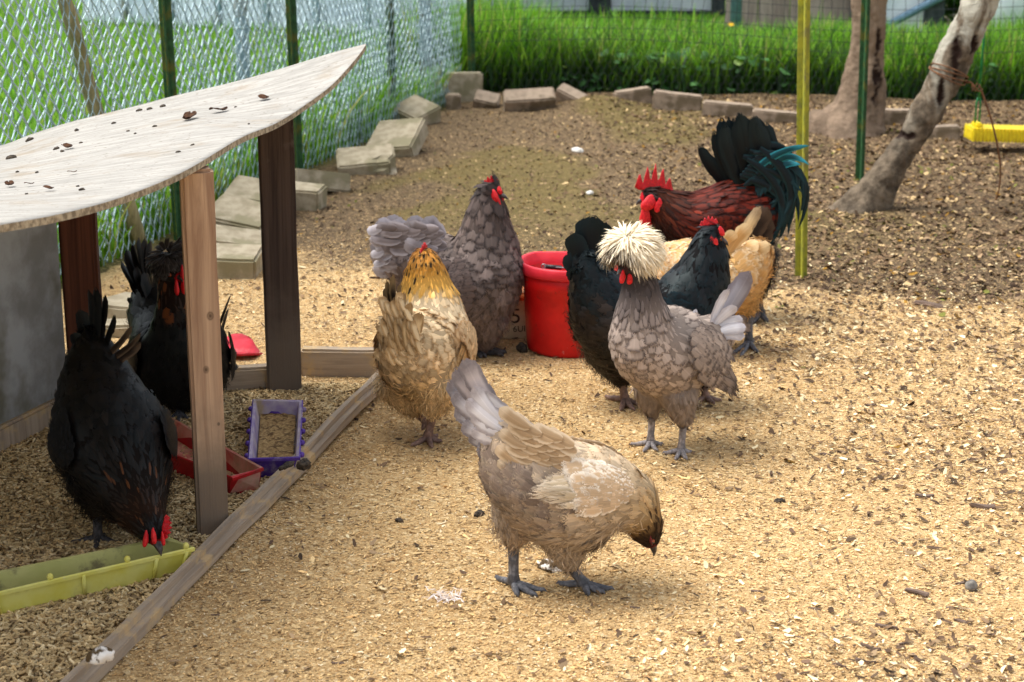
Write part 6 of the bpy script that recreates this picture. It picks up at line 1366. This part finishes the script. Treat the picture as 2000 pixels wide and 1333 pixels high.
# ---- G: golden hen seen from behind
build_hen('golden_hen', 'cream and golden hen seen from behind, mid step beside the ground beam', 'hen', dict(
    Y=3.64, yaw=72,
    spine=[(772, 625, -.09, 22, 30), (788, 655, -.08, 52, 58), (814, 690, -.04, 82, 90), (834, 682, .02, 88, 92), (838, 640, .06, 80, 75), (836, 595, .085, 66, 58), (832, 548, .1, 49, 44), (829, 512, .105, 33, 32), (828, 505, .125, 18, 18), (828, 508, .145, 8, 8)],
    legs=[dict(foot=(836, 864), hip=(856, 735, 60), hock=(846, 806, 18), r=9, toes=[(802, 872), (844, 876), (864, 864), (856, 852)]), dict(foot=(815, 850), hip=(796, 740, 68), hock=(806, 800, 22), ank=(832, 826), r=7, toes=[(842, 838), (836, 846), (824, 842)])],
    legmat=M_LEG_PINK, base=[(0, lin(204, 178, 138)), (.3, lin(222, 196, 156)), (.5, lin(232, 206, 166)), (.58, lin(224, 172, 84)), (.7, lin(216, 152, 60)), (.85, lin(184, 118, 56)), (1, lin(140, 84, 44))],
    edge=[(0, lin(150, 122, 86)), (.3, lin(192, 158, 114)), (.5, lin(204, 166, 120)), (.62, lin(222, 182, 100)), (.8, lin(190, 136, 70)), (1, lin(150, 96, 50))], fluff=lin(212, 184, 140), lowb=-.1, downk=8, fscale=.85, speck=(.58, .95, .22, lin(44, 30, 16)), jit=.2, face=.97, hackle_t=.56, hwid=.2,
    flen=[(0, .046), (.4, .038), (.52, .032), (.6, .024), (.75, .018), (.9, .012), (1, .01)],
    tail=TF([(778, 650, -.08, 768, 535, -.09, 11), (780, 650, -.08, 756, 545, -.09, 10), (785, 650, -.09, 782, 552, -.10, 9), (772, 640, -.07, 752, 560, -.07, 11)], lin(40, 30, 24), lin(120, 98, 66), 10, 3, 'round')
        + TF([(790, 660, -.11, 790, 570, -.12), (785, 665, -.11, 770, 580, -.12), (795, 670, -.12, 802, 590, -.13), (780, 680, -.11, 752, 610, -.11), (775, 700, -.10, 742, 640, -.10), (790, 690, -.13, 775, 620, -.14), (800, 690, -.13, 795, 620, -.14), (775, 720, -.09, 735, 680, -.08), (812, 680, -.12, 822, 610, -.12)], lin(214, 188, 146), lin(150, 122, 84), 13, 4, 'wide') + coverts(30, [(758, 610), (800, 600), (830, 690), (770, 730)], (-.25, -.85), 44, 11, -.135, lin(222, 196, 154), lin(168, 136, 94)),
    wing=dict(sh=(888, 640, .03), tip=(845, 735, -.10), h=46, base=lin(222, 190, 146), edge=lin(196, 156, 110), fbase=lin(196, 152, 100), fedge=lin(214, 180, 130), fl=.45),
    comb=dict(at=(828, 492, .10), len=.035, h=.021, th=.004, points=5, up=(0, -.05, 1), fwd=(.3, .95, .0))))

# ---- H: dark hen pecking at the trough
dk, dke = lin(20, 17, 16), lin(26, 24, 24)
build_hen('dark_hen', 'black hen with orange flecked neck feeding at the yellow trough under the roof', 'hen', dict(
    Y=3.06, yaw=-72,
    spine=[(182, 660, .15, 22, 34), (184, 695, .14, 50, 54), (196, 775, .09, 86, 90), (218, 862, .02, 112, 112), (246, 932, -.06, 90, 88), (270, 986, -.13, 58, 55), (289, 1022, -.18, 36, 36), (301, 1044, -.21, 25, 25), (309, 1064, -.225, 11, 11)],
    legs=[dict(foot=(192, 1060), hip=(190, 930, 60), hock=(190, 1002, 17), r=10, toes=[(136, 1062), (186, 1074), (232, 1062), (205, 1046)]), dict(foot=(290, 1010), hip=(255, 930, 55), hock=(280, 970, 16), r=9, toes=[(262, 1022), (290, 1026), (312, 1018)])],
    legmat=M_LEG_DARK, base=[(0, dk), (.45, lin(24, 19, 17)), (.6, lin(30, 21, 15)), (.72, lin(50, 29, 15)), (.84, lin(28, 19, 15)), (1, lin(20, 14, 14))], edge=[(0, dke), (.5, lin(22, 22, 24)), (.7, lin(24, 18, 14)), (1, lin(18, 14, 14))],
    fluff=lin(22, 18, 16), flen=[(0, .045), (.4, .036), (.55, .028), (.75, .022), (.92, .012), (1, .008)], speck=(.55, .84, .16, lin(84, 48, 22)), mat=M_BLACKF, face=.925, facecol=lin(150, 22, 28), hackle_t=.48, hwid=.1, jit=.3,
    tail=TF([(185, 690, .14, 172, 565, .16, 20), (185, 690, .13, 186, 560, .15, 20), (190, 690, .13, 205, 575, .15, 18), (180, 695, .15, 155, 605, .17, 20), (195, 700, .12, 225, 615, .12, 16), (178, 705, .14, 140, 650, .15, 18)], lin(16, 14, 14), lin(26, 24, 24), 20, 4, 'wide')
        + TF([(200, 700, .10, 258, 635, .10, 11, -6), (205, 705, .10, 275, 650, .10, 11, -8), (205, 712, .10, 276, 668, .10, 12, -8)], lin(56, 44, 36), lin(96, 80, 64), 11, -6, 'wide'),
    wing=dict(sh=(320, 880, -.05), tip=(280, 760, .10), h=50, base=dk, edge=lin(28, 28, 32), fl=.45),
    comb=dict(at=(320, 1030, -.22), len=.035, h=.020, th=.004, points=5, up=(.8, -.45, .25), fwd=(-.1, -.45, -1)), wattles=[(285, 1052, -.235, 10, 15, 15), (300, 1046, -.245, 10, 14, 0), (318, 1052, -.235, 8, 13, 0)], hs=1.2))

# ---- I: crested dark hen behind the pale post
build_hen('dark_crested_hen', 'black hen with a rounded dark grey crest half hidden behind the pale post', 'hen', dict(
    Y=3.82, yaw=-82,
    spine=[(285, 570, .16, 24, 30), (300, 600, .14, 52, 54), (335, 660, .08, 80, 86), (358, 700, 0, 88, 98), (362, 660, -.05, 76, 72), (354, 605, -.07, 52, 48), (346, 562, -.075, 38, 36), (342, 532, -.08, 32, 32), (348, 538, -.10, 20, 18), (352, 542, -.115, 9, 9)],
    legs=[dict(foot=(352, 815), hip=(345, 745, 52), hock=(350, 785, 16), r=8, toes=[(330, 820), (350, 826), (368, 820)]), dict(foot=(405, 810), hip=(392, 745, 50), hock=(402, 785, 16), r=8, toes=[(388, 816), (406, 822), (422, 814)])],
    legmat=M_LEG_SLATE, base=[(0, dk), (.5, lin(22, 18, 17)), (.66, lin(50, 30, 18)), (.8, lin(44, 32, 24)), (1, lin(24, 18, 16))], edge=[(0, dke), (.6, lin(24, 20, 18)), (1, lin(20, 18, 18))], fluff=lin(24, 22, 22), mat=M_BLACKF, face=.93, facecol=lin(170, 20, 26), jit=.3, speck=(.55, .75, .2, lin(110, 60, 26)),
    tail=TF([(300, 590, .13, 248, 485, .15, 16), (300, 590, .13, 272, 462, .15, 15), (300, 590, .12, 295, 470, .14, 16), (298, 592, .13, 260, 474, .14, 16), (298, 592, .12, 284, 464, .13, 16), (296, 596, .13, 244, 498, .14, 16), (300, 600, .11, 268, 520, .11, 18), (305, 605, .10, 285, 530, .10, 18), (295, 595, .14, 238, 510, .15, 16), (295, 600, .14, 255, 540, .14, 16), (305, 590, .12, 318, 478, .14, 15), (290, 610, .12, 250, 580, .12, 11)], lin(20, 17, 17), lin(44, 38, 36), 18, 5, 'wide'),
    wing2=TF([(420, 660, .05, 452, 575, .05, 10, -6), (425, 680, .04, 448, 600, .05, 12, -4), (428, 690, .03, 462, 685, .04, 12, -6), (425, 710, .03, 466, 716, .03, 11, -4)], lin(30, 28, 28), lin(78, 70, 64), 11, -4, 'wide'),
    wing=dict(sh=(432, 660, -.02), tip=(430, 770, .08), h=42, base=lin(24, 22, 22), edge=lin(60, 56, 54), fl=.45),
    wattles=[(345, 562, -.13, 9, 16, 0), (358, 560, -.125, 9, 15, 0), (356, 535, -.12, 8, 18, 0)], hs=1.1,
    crest=dict(at=(338, 515, -.07), n=520, r0=40, len=26, axis=(-.2, .1, 1), min=-.4, base=lin(52, 47, 44), edge=lin(86, 80, 75), w=.22, droop=.2, open=(.25, -.85, -.5), opencos=.8)))
